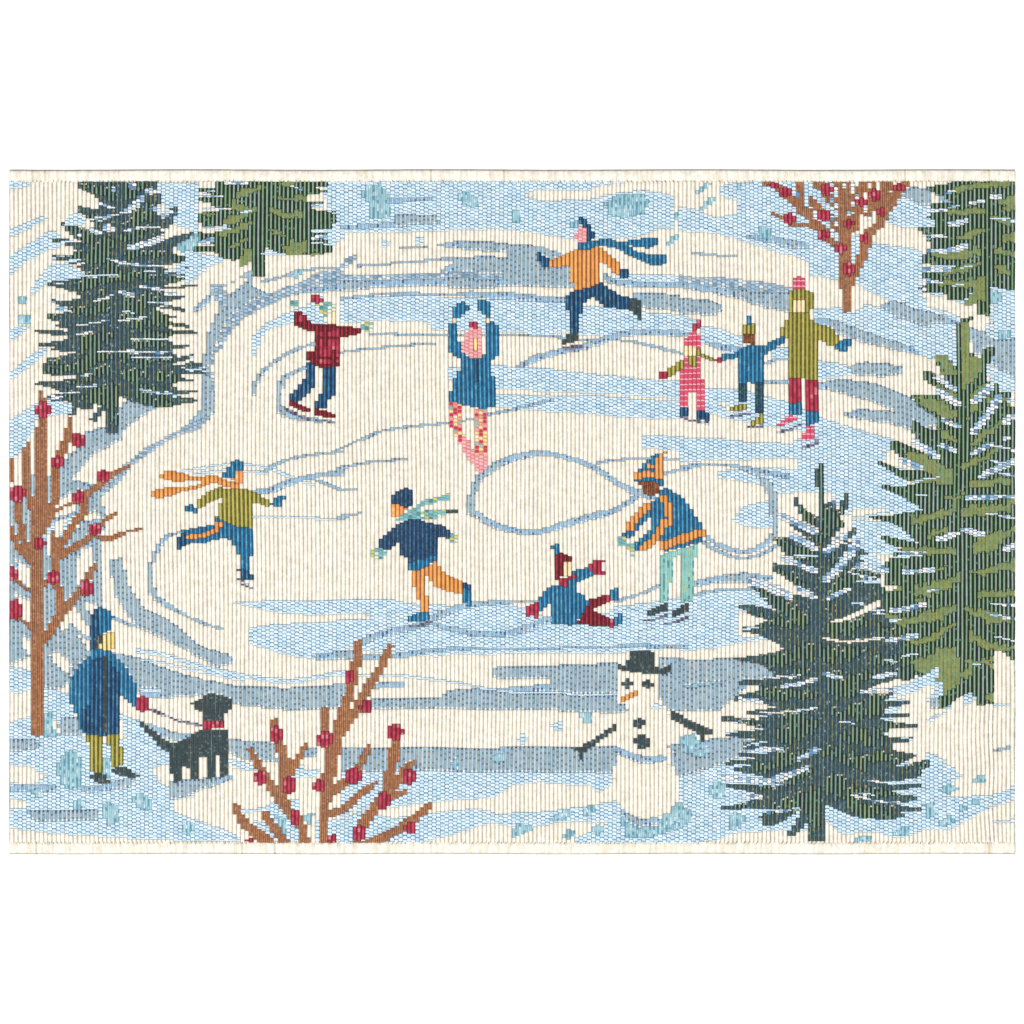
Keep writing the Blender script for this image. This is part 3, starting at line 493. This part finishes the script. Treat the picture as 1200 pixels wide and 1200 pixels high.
# navy coat skater
use('skater_motif'); o(420,565,6.667)
p('nv','298,330 400,293 480,293 560,323 640,343 702,373 702,452 640,432 607,427 607,612 540,622 373,652 370,592 333,582 333,462 300,482 230,532 150,522 138,478 200,418'); p('fo','263,183 337,183 377,215 330,267 268,277'); p('st','373,640 450,613 602,568 602,617 520,662 420,702 373,692')
use(0,'hat'); p('nv','263,103 330,68 365,48 432,68 432,102 402,112 402,192 370,207 330,182 263,182')
use(0,'scarf'); p('ty','298,290 340,263 380,238 440,198 480,153 720,88 728,152 620,152 500,192 460,220 500,228 600,213 690,218 690,272 560,292 480,297 400,292 308,317'); p('bk','688,215 792,228 792,247 688,252')
use(0,'glove'); p('ty','78,590 110,528 170,518 217,560 180,612 120,592')
use(0,'glove'); p('ty','700,388 762,420 762,458 792,458 730,482 695,450')
use(0,'trousers'); p('or','408,703 520,668 605,618 642,680 680,733 803,783 797,882 700,857 610,832 570,780 522,718 517,890 547,903 542,1022 488,1027 480,930 448,922 445,815 408,812')
use(0,'skate'); p('st','803,783 872,803 872,972 838,972 803,912'); p('bl','803,783 872,803 872,850 803,830')
use(0,'skate'); p('st','376,1070 410,1038 480,1023 552,1028 547,1082 450,1092 383,1087'); l('dk','390,1132 470,1128 550,1100',3.2)
# dog walker
use('dog_walker_motif'); o(70,700,5.714)
p('st','63,540 120,450 190,393 210,335 290,335 360,398 440,488 512,610 502,742 440,692 387,640 402,780 387,922 270,932 150,912 123,880 123,772 93,770 63,702'); p('bl','190,420 300,400 385,520 387,922 270,932 200,920 190,700'); p('bl','130,780 190,720 190,915 135,885'); p('bk','268,398 312,398 312,912 273,922'); p('fy','265,250 352,238 352,352 310,367 263,340')
use(0,'hat'); p('st','203,135 230,83 260,63 317,83 352,125 347,222 270,247 265,342 208,342'); p('bl','203,135 230,83 250,80 250,340 208,342'); p('bk','232,270 270,250 265,348 215,345')
use(0,'mitten'); p('rd','508,690 545,663 597,690 602,742 560,778 508,762')
use(0,'trousers'); p('yl','158,918 272,933 277,1172 240,1182 188,1152 188,970 158,967'); p('yl','308,923 392,918 397,1000 427,1008 422,1132 343,1142 338,1000 308,992')
use(0,'boot'); o(0,810,6); p('bk','643,578 712,578 772,640 772,662 700,652 638,622')
use(0,'boot'); p('bk','778,548 890,543 972,603 940,622 850,602 778,572')
use(0,'leash'); o(70,700,5.714); l('dk','600,758 700,790 800,825 945,855',3.2)
use('dog_motif'); p('bk','883,700 940,678 1000,638 1050,648 1162,688 1157,732 1090,792 1087,832 948,832 943,762 888,747'); p('bk','540,828 600,878 700,958 760,980 850,938 945,878 1110,888 1115,1000 750,1055 680,1012 600,932 543,872')
o(200,810,6); p('bk','215,263 390,278 402,592 338,612 333,450 310,440 302,602 248,622 238,460 195,470 182,612 128,612 118,530 75,520 67,632 3,642 -5,390 60,348')
use(0,'collar'); o(70,700,5.714); p('rd','948,830 1087,830 1087,877 948,882')

WORLD,KEY,FILL=0.62,150.0,60.0

#==BUILD==
import bpy, bmesh
from mathutils import Vector
S = 0.76/1178.0                      # metres per photo pixel
def wx(x): return (x-600.0)*S
def wy(y): return (600.0-y)*S
scene=bpy.context.scene
col=scene.collection
def lin(c):
    c=c/255.0
    return c/12.92 if c<=0.04045 else ((c+0.055)/1.055)**2.4
DIV=1.20
MATS={}
def yarn(rgb):
    """cotton yarn: dyed colour with a fine fibre mottle and slight uneven dye"""
    if rgb in MATS: return MATS[rgb]
    m=bpy.data.materials.new('yarn_%02x%02x%02x'%rgb); m.use_nodes=True
    nt=m.node_tree; nt.nodes.clear()
    out=nt.nodes.new('ShaderNodeOutputMaterial'); b=nt.nodes.new('ShaderNodeBsdfPrincipled')
    b.inputs['Roughness'].default_value=0.85
    b.inputs['Specular IOR Level'].default_value=0.25
    try:
        b.inputs['Sheen Weight'].default_value=0.06
        b.inputs['Sheen Roughness'].default_value=0.5
    except Exception: pass
    tc=nt.nodes.new('ShaderNodeTexCoord')
    mp=nt.nodes.new('ShaderNodeMapping'); mp.inputs['Scale'].default_value=(1.0,0.35,1.0)
    nz=nt.nodes.new('ShaderNodeTexNoise'); nz.inputs['Scale'].default_value=1500; nz.inputs['Detail'].default_value=3
    nz2=nt.nodes.new('ShaderNodeTexNoise'); nz2.inputs['Scale'].default_value=260; nz2.inputs['Detail'].default_value=2
    base=[min(0.93,lin(v)/DIV) for v in rgb]
    mx=nt.nodes.new('ShaderNodeMix'); mx.data_type='RGBA'
    dk=[v*0.80 for v in base]; lt=[min(0.95,v*1.10+0.003) for v in base]
    mx.inputs['A'].default_value=(*dk,1); mx.inputs['B'].default_value=(*lt,1)
    ad=nt.nodes.new('ShaderNodeMath'); ad.operation='ADD'
    cr=nt.nodes.new('ShaderNodeMapRange'); cr.inputs['From Min'].default_value=0.7; cr.inputs['From Max'].default_value=1.3
    L=nt.links.new
    L(tc.outputs['Object'],mp.inputs['Vector']); L(mp.outputs['Vector'],nz.inputs['Vector']); L(tc.outputs['Object'],nz2.inputs['Vector'])
    L(nz.outputs['Fac'],ad.inputs[0]); L(nz2.outputs['Fac'],ad.inputs[1]); L(ad.outputs[0],cr.inputs['Value'])
    L(cr.outputs['Result'],mx.inputs['Factor']); L(mx.outputs['Result'],b.inputs['Base Color'])
    bp=nt.nodes.new('ShaderNodeBump'); bp.inputs['Strength'].default_value=0.25; bp.inputs['Distance'].default_value=0.0003
    L(nz.outputs['Fac'],bp.inputs['Height']); L(bp.outputs['Normal'],b.inputs['Normal'])
    L(b.outputs[0],out.inputs['Surface'])
    MATS[rgb]=m; return m

class Acc:
    """vertex / face collector for one part"""
    def __init__(s): s.v=[]; s.f=[]; s.m=[]; s.n=0; s.mats={}
    def mi(s,rgb):
        if rgb not in s.mats: s.mats[rgb]=len(s.mats)
        return s.mats[rgb]
    def grid(s,V,M):
        """V (rows,cols,3) grid of points, M per-row-face material indices"""
        r,c,_=V.shape
        idx=np.arange(r*c).reshape(r,c)+s.n
        q=np.stack([idx[:-1,:-1],idx[1:,:-1],idx[1:,1:],idx[:-1,1:]],-1).reshape(-1,4)
        s.v.append(V.reshape(-1,3)); s.f.append(q); s.n+=r*c
        s.m.append(np.repeat(np.asarray(M,dtype=np.int32),c-1))
    def build(s,name,parent):
        me=bpy.data.meshes.new(name)
        V=np.concatenate(s.v).astype(np.float32); F=np.concatenate(s.f).astype(np.int32); M=np.concatenate(s.m).astype(np.int32)
        me.vertices.add(len(V)); me.vertices.foreach_set('co',V.ravel())
        me.loops.add(len(F)*4); me.loops.foreach_set('vertex_index',F.ravel())
        me.polygons.add(len(F)); me.polygons.foreach_set('loop_start',np.arange(0,len(F)*4,4,dtype=np.int32))
        for rgb in s.mats: me.materials.append(yarn(rgb))
        me.polygons.foreach_set('material_index',M)
        me.polygons.foreach_set('use_smooth',np.ones(len(F),dtype=bool))
        me.update(calc_edges=True)
        ob=bpy.data.objects.new(name,me); col.objects.link(ob); ob.parent=parent
        return ob

# ---------------------------------------------------------------- yarn recipes
# cords: (offset in columns, half width, height, [(colour,weight)...], rows per colour change (0 = whole run))
CR=(249,243,231); CR2=(248,241,230)
GT=(186,174,150); GD=(118,106,88)
ST={
'C':dict(base=[(GT,6),((198,184,158),3),((178,164,146),2)],tick=(4,[(GD,3),((140,126,104),2),((156,142,112),2)],.5),cords=[(0,.392,.9,[(CR,4),((247,241,228),2),(CR2,2),((249,242,226),1)],0)]),
'B':dict(base=[((92,146,180),3),((80,130,162),2),((116,166,192),1)],bump=(.485,2,.9,[((220,238,248),3),((206,229,243),2),((232,243,250),1)])),
'W':dict(base=[((84,112,136),2),((120,150,180),1)],bump=(.46,2,1.05,[((246,248,250),3),((212,230,244),2),((250,240,226),1),((150,188,214),1.2),((104,146,184),.5)])),
'G':dict(base=[((132,136,134),2),((112,122,130),1)],cap=(236,243,250),tip=[((58,72,104),3),((84,110,150),2)],cords=[(0,.29,.95,[((172,200,217),3),((162,192,211),2),((182,204,218),1)],0),(.5,.225,.72,[((164,174,174),3),((156,168,172),3),((172,172,160),1)],1,(3,[((104,116,122),3),((118,126,126),2)]))]),
'T':dict(base=[((104,154,172),1)],cords=[(0,.31,.95,[((164,203,213),3),((148,191,203),2),((188,215,224),1)],3),(.5,.20,.75,[((168,204,214),2),((102,158,176),1.7),((214,231,238),.6)],2)]),
'N':dict(base=[((44,58,66),1)],cords=[(-.25,.18,.8,[((58,84,98),4),((50,74,86),3),((60,84,74),2),((84,112,122),1),((140,156,154),.3)],1),(0,.10,.88,[((150,156,112),3),((176,162,104),1.5),((104,136,140),2),((124,140,104),2)],2),(.25,.18,.8,[((56,82,96),4),((48,72,84),3),((58,80,70),2),((84,112,120),1),((140,156,160),.3)],1),(.5,.06,.84,[((76,112,140),3),((60,92,116),2)],1)]),
'V':dict(base=[((26,34,28),1)],cap2=((214,196,190),.35),cords=[(0,.235,1.05,[((128,160,138),3),((120,152,144),2),((138,162,124),1)],0),(.48,.23,.7,[((26,38,26),4),((46,36,34),1.5),((36,56,36),1.5),((92,110,84),.3)],1)]),
'V2':dict(base=[((30,42,38),1)],cords=[(0,.225,1.05,[((140,172,142),3),((150,176,162),2),((128,164,126),2)],0),(.5,.245,.72,[((26,36,34),5),((36,32,34),2),((32,52,34),1.5),((90,120,92),.35)],1)]),
'P':dict(base=[((96,108,62),1)],cords=[(-.24,.21,.9,[((146,156,94),3),((130,146,90),2),((162,148,88),1),((118,144,108),1.4)],1),(.08,.13,.98,[((144,172,136),3),((152,168,112),1)],0),(.36,.16,.88,[((142,152,90),3),((124,140,86),2),((156,144,86),.6)],1)]),
'I':dict(base=[((128,152,172),2),((108,136,160),1)],bump=(.42,2,.85,[((186,206,220),3),((158,186,206),3),((128,158,184),1.3),((226,232,234),1.2),((190,198,196),1)])),
'br':dict(base=[((92,58,40),1)],cords=[(-.25,.22,.9,[((178,124,88),3),((166,112,78),2)],1),(.25,.22,.9,[((170,116,82),3),((154,102,72),2),((186,138,104),1)],1)]),
'rd':dict(base=[((96,24,42),1)],cords=[(0,.34,1.0,[((196,68,90),4),((178,52,76),3),((216,122,136),.8)],2),(.5,.14,.7,[((136,38,58),3),((108,30,46),1)],1)]),
'mr':dict(base=[((58,16,22),1)],cords=[(0,.26,.95,[((164,46,60),3),((142,38,50),2)],1),(.5,.2,.75,[((98,28,40),3),((76,28,34),1)],1)]),
'pr':dict(base=[((190,52,88),1)],cords=[(0,.40,.95,[((218,86,114),1)],0)],rung=(.42,(250,196,206))),
'pk':dict(base=[((222,132,136),1)],bump=(.44,2,.95,[((248,186,186),3),((240,168,172),2)])),
'fc':dict(base=[((120,86,50),1)],cords=[(0,.39,1.0,[((254,234,190),3),((250,222,170),1)],0)]),
'fo':dict(base=[((170,84,60),1)],cords=[(0,.38,.95,[((246,178,108),2),((240,160,100),2),((250,200,120),1)],2)]),
'fy':dict(base=[((96,82,50),1)],cords=[(0,.36,1.0,[((254,226,150),3),((248,214,136),1)],0)]),
'fb':dict(base=[((84,46,28),1)],cords=[(-.25,.22,.9,[((152,92,56),2),((134,76,46),2),((168,110,80),1)],1),(.25,.22,.9,[((140,84,50),2),((120,66,40),2)],1)]),
'yl':dict(base=[((84,82,38),1)],cords=[(0,.30,1.05,[((190,180,92),3),((174,166,80),2)],0),(.5,.17,.7,[((98,94,42),3),((124,116,48),1)],1)]),
'or':dict(base=[((142,70,36),1)],cords=[(0,.37,1.05,[((240,172,96),3),((232,158,82),2)],0),(.5,.11,.6,[((150,88,56),1)],0)]),
'st':dict(base=[((28,62,88),1)],cords=[(0,.25,1.0,[((66,152,194),3),((56,138,182),2),((88,168,202),1)],2),(.5,.22,.8,[((40,92,126),3),((34,76,106),2)],1)]),
'bl':dict(base=[((24,44,66),1)],cords=[(0,.24,.95,[((58,116,160),3),((48,98,140),2),((78,136,172),1)],2),(.5,.22,.8,[((30,62,92),3),((26,50,74),2)],1)]),
'nv':dict(base=[((20,36,56),1)],cords=[(0,.24,.95,[((60,102,140),3),((48,86,122),2),((74,116,146),.6)],1),(.5,.22,.82,[((38,66,98),3),((30,52,76),1)],1)]),
'bk':dict(base=[((92,104,102),1)],cords=[(-.25,.2,.85,[((54,70,74),4),((66,84,88),2),((104,120,122),.5)],1),(.25,.2,.85,[((48,62,66),4),((62,76,80),2),((90,106,108),.5)],1)]),
'dk':dict(base=[((120,120,140),1)],cords=[(0,.34,.9,[((96,92,120),3),((150,150,170),2),((225,230,240),1),((70,70,92),2)],1)]),
'ty':dict(base=[((120,170,170),1)],bump=(.44,2,.95,[((136,196,196),3),((120,178,184),2),((212,200,110),2),((90,140,140),1),((236,232,206),1)])),
'fl':dict(base=[((220,150,140),1)],bump=(.44,2,.95,[((206,52,84),3),((240,160,150),2),((248,222,150),2),((250,235,215),1),((150,190,180),.7)])),
'tq':dict(base=[((96,150,150),1)],cords=[(0,.31,.95,[((160,208,198),3),((146,198,190),2)],0),(.5,.2,.75,[((150,200,190),3),((96,150,156),1.3),((190,200,150),.3)],2)]),
'nt':dict(base=[((28,52,66),1)],cords=[(0,.25,.95,[((46,96,128),3),((40,80,106),2),((80,112,100),1)],1),(.5,.2,.8,[((34,64,80),2),((70,84,70),1)],1)]),
}
ZB=0.0012                       # top of the backing
H=0.00095                       # cord height
r2=random.Random(5)
phase=np.array([r2.random()*6.28 for _ in range(NC+2)])
ampl=np.array([r2.uniform(.25,1.0) for _ in range(NC+2)])
hv=np.array([r2.uniform(.93,1.06) for _ in range(NC+2)])
def warp(x,y,c):
    """slack of the hand of the weave, in pixels"""
    edge=np.clip(np.minimum(x-X0,X1-x)/60.0,0,1)
    dx=edge*(1.0*np.sin(y/120+x/310)+.7*np.sin(y/43+x/77+1.0)*.7)+.22*ampl[c]*np.sin(y/17+phase[c])
    dx=dx+np.clip((x-1090)/100,0,1)*np.clip((1188-x)/30,0,1)*1.3*np.sin(y/14.0)*np.clip((y-780)/120,0,1)
    dy=.8*np.sin(x/53+y/400)+.5*np.sin(x/19+y/90)
    vin=np.clip(np.minimum(y-Y0,Y1-y)/25.0,0,1)
    return dx,dy*vin
def pick(w,n):
    cols=[c for c,_ in w]; ws=np.array([q for _,q in w],float); ws/=ws.sum()
    return [cols[i] for i in rng.choice(len(cols),size=n,p=ws)]
XS=np.array([-1,-.80,-.38,.38,.80,1.0]); ZS=np.array([.05,.62,1.0,1.0,.62,.05])
XS4=np.array([-1,-.5,.5,1.0]); ZS4=np.array([.1,.95,.95,.1])
accs=[Acc() for _ in PARTS]
def strip(a,c,r0,r1,off,hw,h,mats,taper=True,xs=XS,zs=ZS,z0=ZB,j=.06):
    n=r1-r0
    yr=Y0+np.arange(r0,r1+1)*PY
    xc=X0+(c+.5+off)*PX
    if off>=.45 and c==NC-1: xc-= .12*PX
    dx,dy=warp(np.full(n+1,xc),yr,c)
    wv=hw*(1+rng.uniform(-j,j,n+1)); hh=h*hv[c]*(1+rng.uniform(-j,j,n+1))
    if taper:
        hh[0]*=.45; hh[-1]*=.45; wv[0]*=.80; wv[-1]*=.80
    X=(xc+dx)[:,None]+wv[:,None]*PX*xs[None,:]
    Y=np.repeat((yr+dy)[:,None],len(xs),1)
    if taper: Y[0]+=.25; Y[-1]-=.25
    Z=z0+hh[:,None]*H*zs[None,:]
    V=np.stack([wx(X),wy(Y),Z],-1)
    a.grid(V,mats)
def bump(a,c,ra,rb,hw,h,mi):
    # one float: a pillow of yarn over two wefts
    ya=Y0+ra*PY; yb=Y0+rb*PY; xc=X0+(c+.5)*PX
    d=(yb-ya)*.10
    ys=np.array([ya+d,ya+(yb-ya)*.24,ya+(yb-ya)*.68,yb-d])
    wf=np.array([.70,1.0,.97,.66]); zf=np.array([.25,1.0,.92,.2])
    dx,dy=warp(np.full(4,xc),ys,c)
    k=rng.uniform(.92,1.06)
    sl=rng.uniform(-.25,.25)
    X=(xc+dx)[:,None]+(hw*wf*k)[:,None]*PX*np.array([-1,-.55,.55,1.0])[None,:]
    Y=(ys+dy)[:,None]+np.array([.35,-.1,.1,.45])[None,:]+sl
    Z=ZB+h*H*k*zf[:,None]*np.array([.6,1,1,.6])[None,:]
    a.grid(np.stack([wx(X),wy(Y),Z],-1),[mi]*3)
nrun=0
for c in range(NC):
    r=0
    while r<NR:
        k=kind[r,c]; pt=part[r,c]; q=r
        while q<NR and kind[q,c]==k and part[q,c]==pt: q+=1
        a=accs[pt]; sp=ST[KINDS[k]]; n=q-r; nrun+=1
        w=list(sp['base'])
        bm=[a.mi(x) for x in pick(w,n//3+2)]; bm=[bm[i//3] for i in range(n)]
        if c==234 and KINDS[k] in 'CBG': bm=[a.mi(x) for x in pick([(GD,2),(GT,1)],n)]
        # ground weft under the cords
        strip(a,c,r,q,0,.5,.06,bm,taper=False,xs=np.array([-1.0,1.0]),zs=np.array([1.0,1.0]),j=0)
        if 'tick' in sp:
            per,tc,pr=sp['tick']; ph=(c*7)%per
            for i in range(n):
                if (r+i+ph)%per==0 and r2.random()<pr: bm[i]=a.mi(pick(tc,1)[0])
        kk=KINDS[k]
        for cd in sp.get('cords',()):
            off,hw,h,cl,step=cd[:5]
            if step==0: mm=[a.mi(pick(cl,1)[0])]*n
            else:
                t=pick(cl,n//step+2); mm=[a.mi(t[i//step]) for i in range(n)]
            if len(cd)>5:
                per,tc=cd[5]; ph=(c%2)*2+(c*5)%7//5
                for i in range(n):
                    if (r+i+ph)%per==0 and r2.random()<.72: mm[i]=a.mi(pick(tc,1)[0])
            if kk=='G' and n>3 and off==0 and r2.random()<.75: mm[-1]=a.mi(sp['cap'])
            if kk=='G' and off>0 and n<=4: mm=[a.mi(x) for x in pick([((150,186,212),4),((128,164,196),2),((70,96,136),1.2)],n)]
            elif kk=='G' and off>0 and r2.random()<.8: mm[0]=a.mi(pick(sp['tip'],1)[0])
            if kk=='V' and off>0 and r2.random()<sp['cap2'][1]: mm[0]=a.mi(sp['cap2'][0])
            small=hw<.24
            strip(a,c,r,q,off,hw,h,mm,xs=XS4 if small else XS,zs=ZS4 if small else ZS)
        if 'bump' in sp:
            hw,L,h,cl=sp['bump']
            i=r
            if (i+c)%2: 
                bump(a,c,i,i+1,hw,h*.85,a.mi(pick(cl,1)[0])); i+=1
            while i<q:
                j2=min(i+2,q); bump(a,c,i,j2,hw,h if j2-i>1 else h*.85,a.mi(pick(cl,1)[0])); i=j2
        if 'rung' in sp:
            hw,cl=sp['rung']
            for i in range(r,q):
                if i%3==0: bump(a,c,i,i+1,hw,1.15,a.mi(cl))
        r=q

# ---------------------------------------------------------------- the mat itself
root=bpy.data.objects.new('woven_mat',None); col.objects.link(root)
root['label']='rectangular woven mat with a winter ice skating scene, cream hems above and below'
root['category']='mat'
LAB={'snow_weave':'cream ribbed yarn of the open snow and ice','pale_blue_weave':'pale blue beaded weave of the shaded snow','ice_blue_weave':'grey blue ribbed weave of the ice bank and skate tracks','teal_weave':'teal checked weave of snow tufts and ice edge'}
top_labels={
 'snowman_motif':['snowman with black hat, carrot nose and stick arms'],
 'spruce_tree_motif':['dark blue green spruce at the upper left','dark blue green spruce in front at the lower right'],
 'pine_tree_motif':['large olive green fir at the right edge','olive green fir cut by the top hem left of centre','olive green fir in the top right corner'],
 'berry_bush_motif':['red berry bush at the left edge','red berry bush at the bottom edge','red berry bush at the top hem'],
 'skater_motif':['skater in orange sweater with flying blue scarf','skater in red jacket with arms spread','pink haired skater in blue dress with arms raised','small child in pink with yellow scarf','child in blue sweater and yellow hat holding hands','woman in mustard coat and red trousers','skater bending forward in striped blue and orange sweater','child in blue sitting fallen on the ice','skater in yellow green sweater with long orange scarf','skater in navy coat and orange trousers'],
 'dog_walker_motif':['person in long blue coat holding a leash'],
 'dog_motif':['black dog with red collar on a leash']}
seen={}
obs={}
for i,(nm,par) in enumerate(PARTS):
    if accs[i].n==0: continue
    po=root if par is None else obs[par]
    ob=accs[i].build(nm,po); obs[i]=ob
    if nm in LAB: ob['label']=LAB[nm]
    elif nm in top_labels:
        t=seen.get(nm,0); seen[nm]=t+1
        ob['label']=top_labels[nm][t]

# backing cloth
def box(name,x0,x1,y0,y1,z0,z1,bev,rgb):
    bm=bmesh.new(); bmesh.ops.create_cube(bm,size=1)
    for v in bm.verts:
        v.co=Vector(((wx(x0)+wx(x1))/2+v.co.x*(wx(x1)-wx(x0)),(wy(y0)+wy(y1))/2+v.co.y*(wy(y0)-wy(y1)),(z0+z1)/2+v.co.z*(z1-z0)))
    bmesh.ops.bevel(bm,geom=bm.edges[:],offset=bev,segments=2,affect='EDGES')
    me=bpy.data.meshes.new(name); bm.to_mesh(me); bm.free(); me.materials.append(yarn(rgb))
    ob=bpy.data.objects.new(name,me); col.objects.link(ob); ob.parent=root; return ob
box('backing',X0+.1,X1-.1,201.0,998.5,0.0002,ZB-0.00002,0.0003,(206,196,176))

# rolled hems: every thread of the folded edge is its own half round cord
def hem(yo,yi,sgn):
    a=Acc()
    cols=[((249,244,232),4),((245,238,223),3),((238,229,211),2)]
    x=X0-.2; k=0
    base=a.mi((222,212,190))
    prof=np.array([0,.05,.16,.34,.55,.75,.92,1.0]); pz=np.array([.0,.55,.95,1.16,1.18,1.08,.78,.25])
    # body of the fold
    nb=120; xb=np.linspace(X0-.2,X1+.2,nb)
    V=np.zeros((nb,len(prof),3))
    for i,t in enumerate(prof):
        yy=yo+(yi-yo)*(.02+.95*t)+.35*np.sin(xb/47)
        V[:,i,0]=wx(xb); V[:,i,1]=wy(yy); V[:,i,2]=.0001+(pz[i]*.92)*.0021
    a.grid(V,[base]*(nb-1))
    breaks={-1:(38,51.5,505,590,1059.5,1160),1:(42.5,283,322,1158.5)}[sgn]
    while x<X1-1.0:
        w=r2.uniform(2.0,2.9); xc=x+w/2
        dark=any(abs(xc-b)<1.3 for b in breaks)
        ln=1+r2.uniform(-.03,.03) if not dark else 1.05
        sl=r2.uniform(-.5,.5)+(.8 if sgn<0 else -.4)
        ys=yo+(yi-yo)*prof*ln+.35*np.sin(xc/47)
        zz=.0001+pz*.0021*r2.uniform(.97,1.03)*(.72 if dark else 1.0)
        xs=np.array([-1,-.6,0,.6,1.0]); zs=np.array([-.00013,0,.00008,0,-.00013])
        V=np.zeros((len(prof),5,3))
        V[:,:,0]=wx(xc+sl*prof[:,None]**2+w*.53*xs[None,:]); V[:,:,1]=wy(ys)[:,None]; V[:,:,2]=zz[:,None]+zs[None,:]
        a.grid(V,[a.mi((176,160,134) if dark else pick(cols,1)[0])]*(len(prof)-1))
        x+=w
    # overcast stitches where the fold meets the weave
    x=X0+2
    while x<X1-3:
        if r2.random()<.62:
            cc=pick([((150,138,118),3),((120,112,104),2),((196,180,150),2)],1)[0]
            ya=yi-sgn*-1*0; y1_=yi+sgn*r2.uniform(1.0,2.4); y2_=yi-sgn*r2.uniform(.2,1.0); sx=r2.uniform(.3,1.3)
            n=4; t=np.linspace(0,1,n)
            V=np.zeros((n,3,3))
            V[:,:,0]=wx(x+sx*t[:,None]+.36*np.array([-1,0,1])[None,:]); V[:,:,1]=wy(y1_+(y2_-y1_)*t)[:,None]
            V[:,:,2]=.0001+.0021*(np.array([1.14,1.12,.95,.78]))[:,None]+np.array([0,.00012,0])[None,:]
            a.grid(V,[a.mi(cc)]*(n-1))
        x+=PX
        # added thread coloured as the shade line under the outer fold, darker on top hem
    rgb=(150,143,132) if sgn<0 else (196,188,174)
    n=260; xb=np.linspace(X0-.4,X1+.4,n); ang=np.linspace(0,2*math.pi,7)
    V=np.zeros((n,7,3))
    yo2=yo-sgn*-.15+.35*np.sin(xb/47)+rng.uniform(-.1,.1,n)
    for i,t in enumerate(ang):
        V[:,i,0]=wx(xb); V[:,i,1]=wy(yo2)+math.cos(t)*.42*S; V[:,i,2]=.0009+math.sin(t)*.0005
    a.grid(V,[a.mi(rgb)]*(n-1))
    return a.build('hem',root)
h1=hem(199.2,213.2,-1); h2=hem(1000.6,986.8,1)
def side_shade_thread(x):  # grey tube added to draw the thin shade line along a side edge
    a=Acc(); n=300; yb=np.linspace(Y0-12,Y1+11.5,n); ang=np.linspace(0,2*math.pi,7); V=np.zeros((n,7,3))
    xx=x+.25*np.sin(yb/31)+rng.uniform(-.12,.12,n)
    for i,t in enumerate(ang):
        V[:,i,1]=wy(yb); V[:,i,0]=wx(xx)+math.cos(t)*.5*S; V[:,i,2]=.0009+math.sin(t)*.0006
    m1,m2=a.mi((206,200,190)),a.mi((176,172,168))
    a.grid(V,[m1 if rng.random()<.7 else m2 for _ in range(n-1)])
    return a.build('side_shade_thread',root)
side_shade_thread(X0-.3); side_shade_thread(X1+.3)
h1['label']='cream folded hem along the top edge'; h2['label']='cream folded hem along the bottom edge'

# ---------------------------------------------------------------- white table / sweep the mat lies on
me=bpy.data.meshes.new('backdrop'); R=4.0
me.from_pydata([(-R,-R,0),(R,-R,0),(R,R,0),(-R,R,0)],[],[(0,1,2,3)])
bd=bpy.data.objects.new('backdrop',me); col.objects.link(bd); bd['kind']='structure'
m=bpy.data.materials.new('white_paper'); m.use_nodes=True
nt=m.node_tree; b=nt.nodes['Principled BSDF']; b.inputs['Roughness'].default_value=.9; b.inputs['Specular IOR Level'].default_value=.1
nz=nt.nodes.new('ShaderNodeTexNoise'); nz.inputs['Scale'].default_value=40
rp=nt.nodes.new('ShaderNodeMapRange'); rp.inputs['To Min'].default_value=.925; rp.inputs['To Max'].default_value=.945
cb=nt.nodes.new('ShaderNodeCombineColor')
nt.links.new(nz.outputs['Fac'],rp.inputs['Value'])
for ch in ('Red','Green','Blue'): nt.links.new(rp.outputs['Result'],cb.inputs[ch])
nt.links.new(cb.outputs['Color'],b.inputs['Base Color'])
me.materials.append(m)

# ---------------------------------------------------------------- light: two soft boxes and a white studio
w=bpy.data.worlds.new('World'); scene.world=w; w.use_nodes=True
w.node_tree.nodes['Background'].inputs[0].default_value=(.97,.985,1.0,1); w.node_tree.nodes['Background'].inputs[1].default_value=WORLD
def area(name,loc,size,power,colr):
    ld=bpy.data.lights.new(name,'AREA'); ld.shape='RECTANGLE'; ld.size=size[0]; ld.size_y=size[1]; ld.energy=power; ld.color=colr
    ob=bpy.data.objects.new(name,ld); col.objects.link(ob); ob.location=loc
    ob.rotation_euler=(Vector((0,0,0))-Vector(loc)).to_track_quat('-Z','Y').to_euler(); return ob
area('softbox_lamp',(-1.2,-1.6,4.0),(1.1,1.1),KEY,(1.0,.99,.975))
area('softbox_lamp',(2.6,1.6,3.6),(1.8,1.8),FILL,(1.0,.99,.975))

cam=bpy.data.cameras.new('camera'); co=bpy.data.objects.new('camera',cam); col.objects.link(co)
D=2.6; zt=.0021
co.location=(0,0,zt+D); co.rotation_euler=(0,0,0)
cam.sensor_width=36; cam.lens=36*D/(1200*S); cam.clip_start=.05; cam.clip_end=50
scene.camera=co
scene.view_settings.view_transform='Standard'; scene.view_settings.look='None'
scene.view_settings.exposure=0; scene.view_settings.gamma=1; scene.view_settings.use_curve_mapping=False
scene.cycles.max_bounces=6; scene.cycles.diffuse_bounces=4
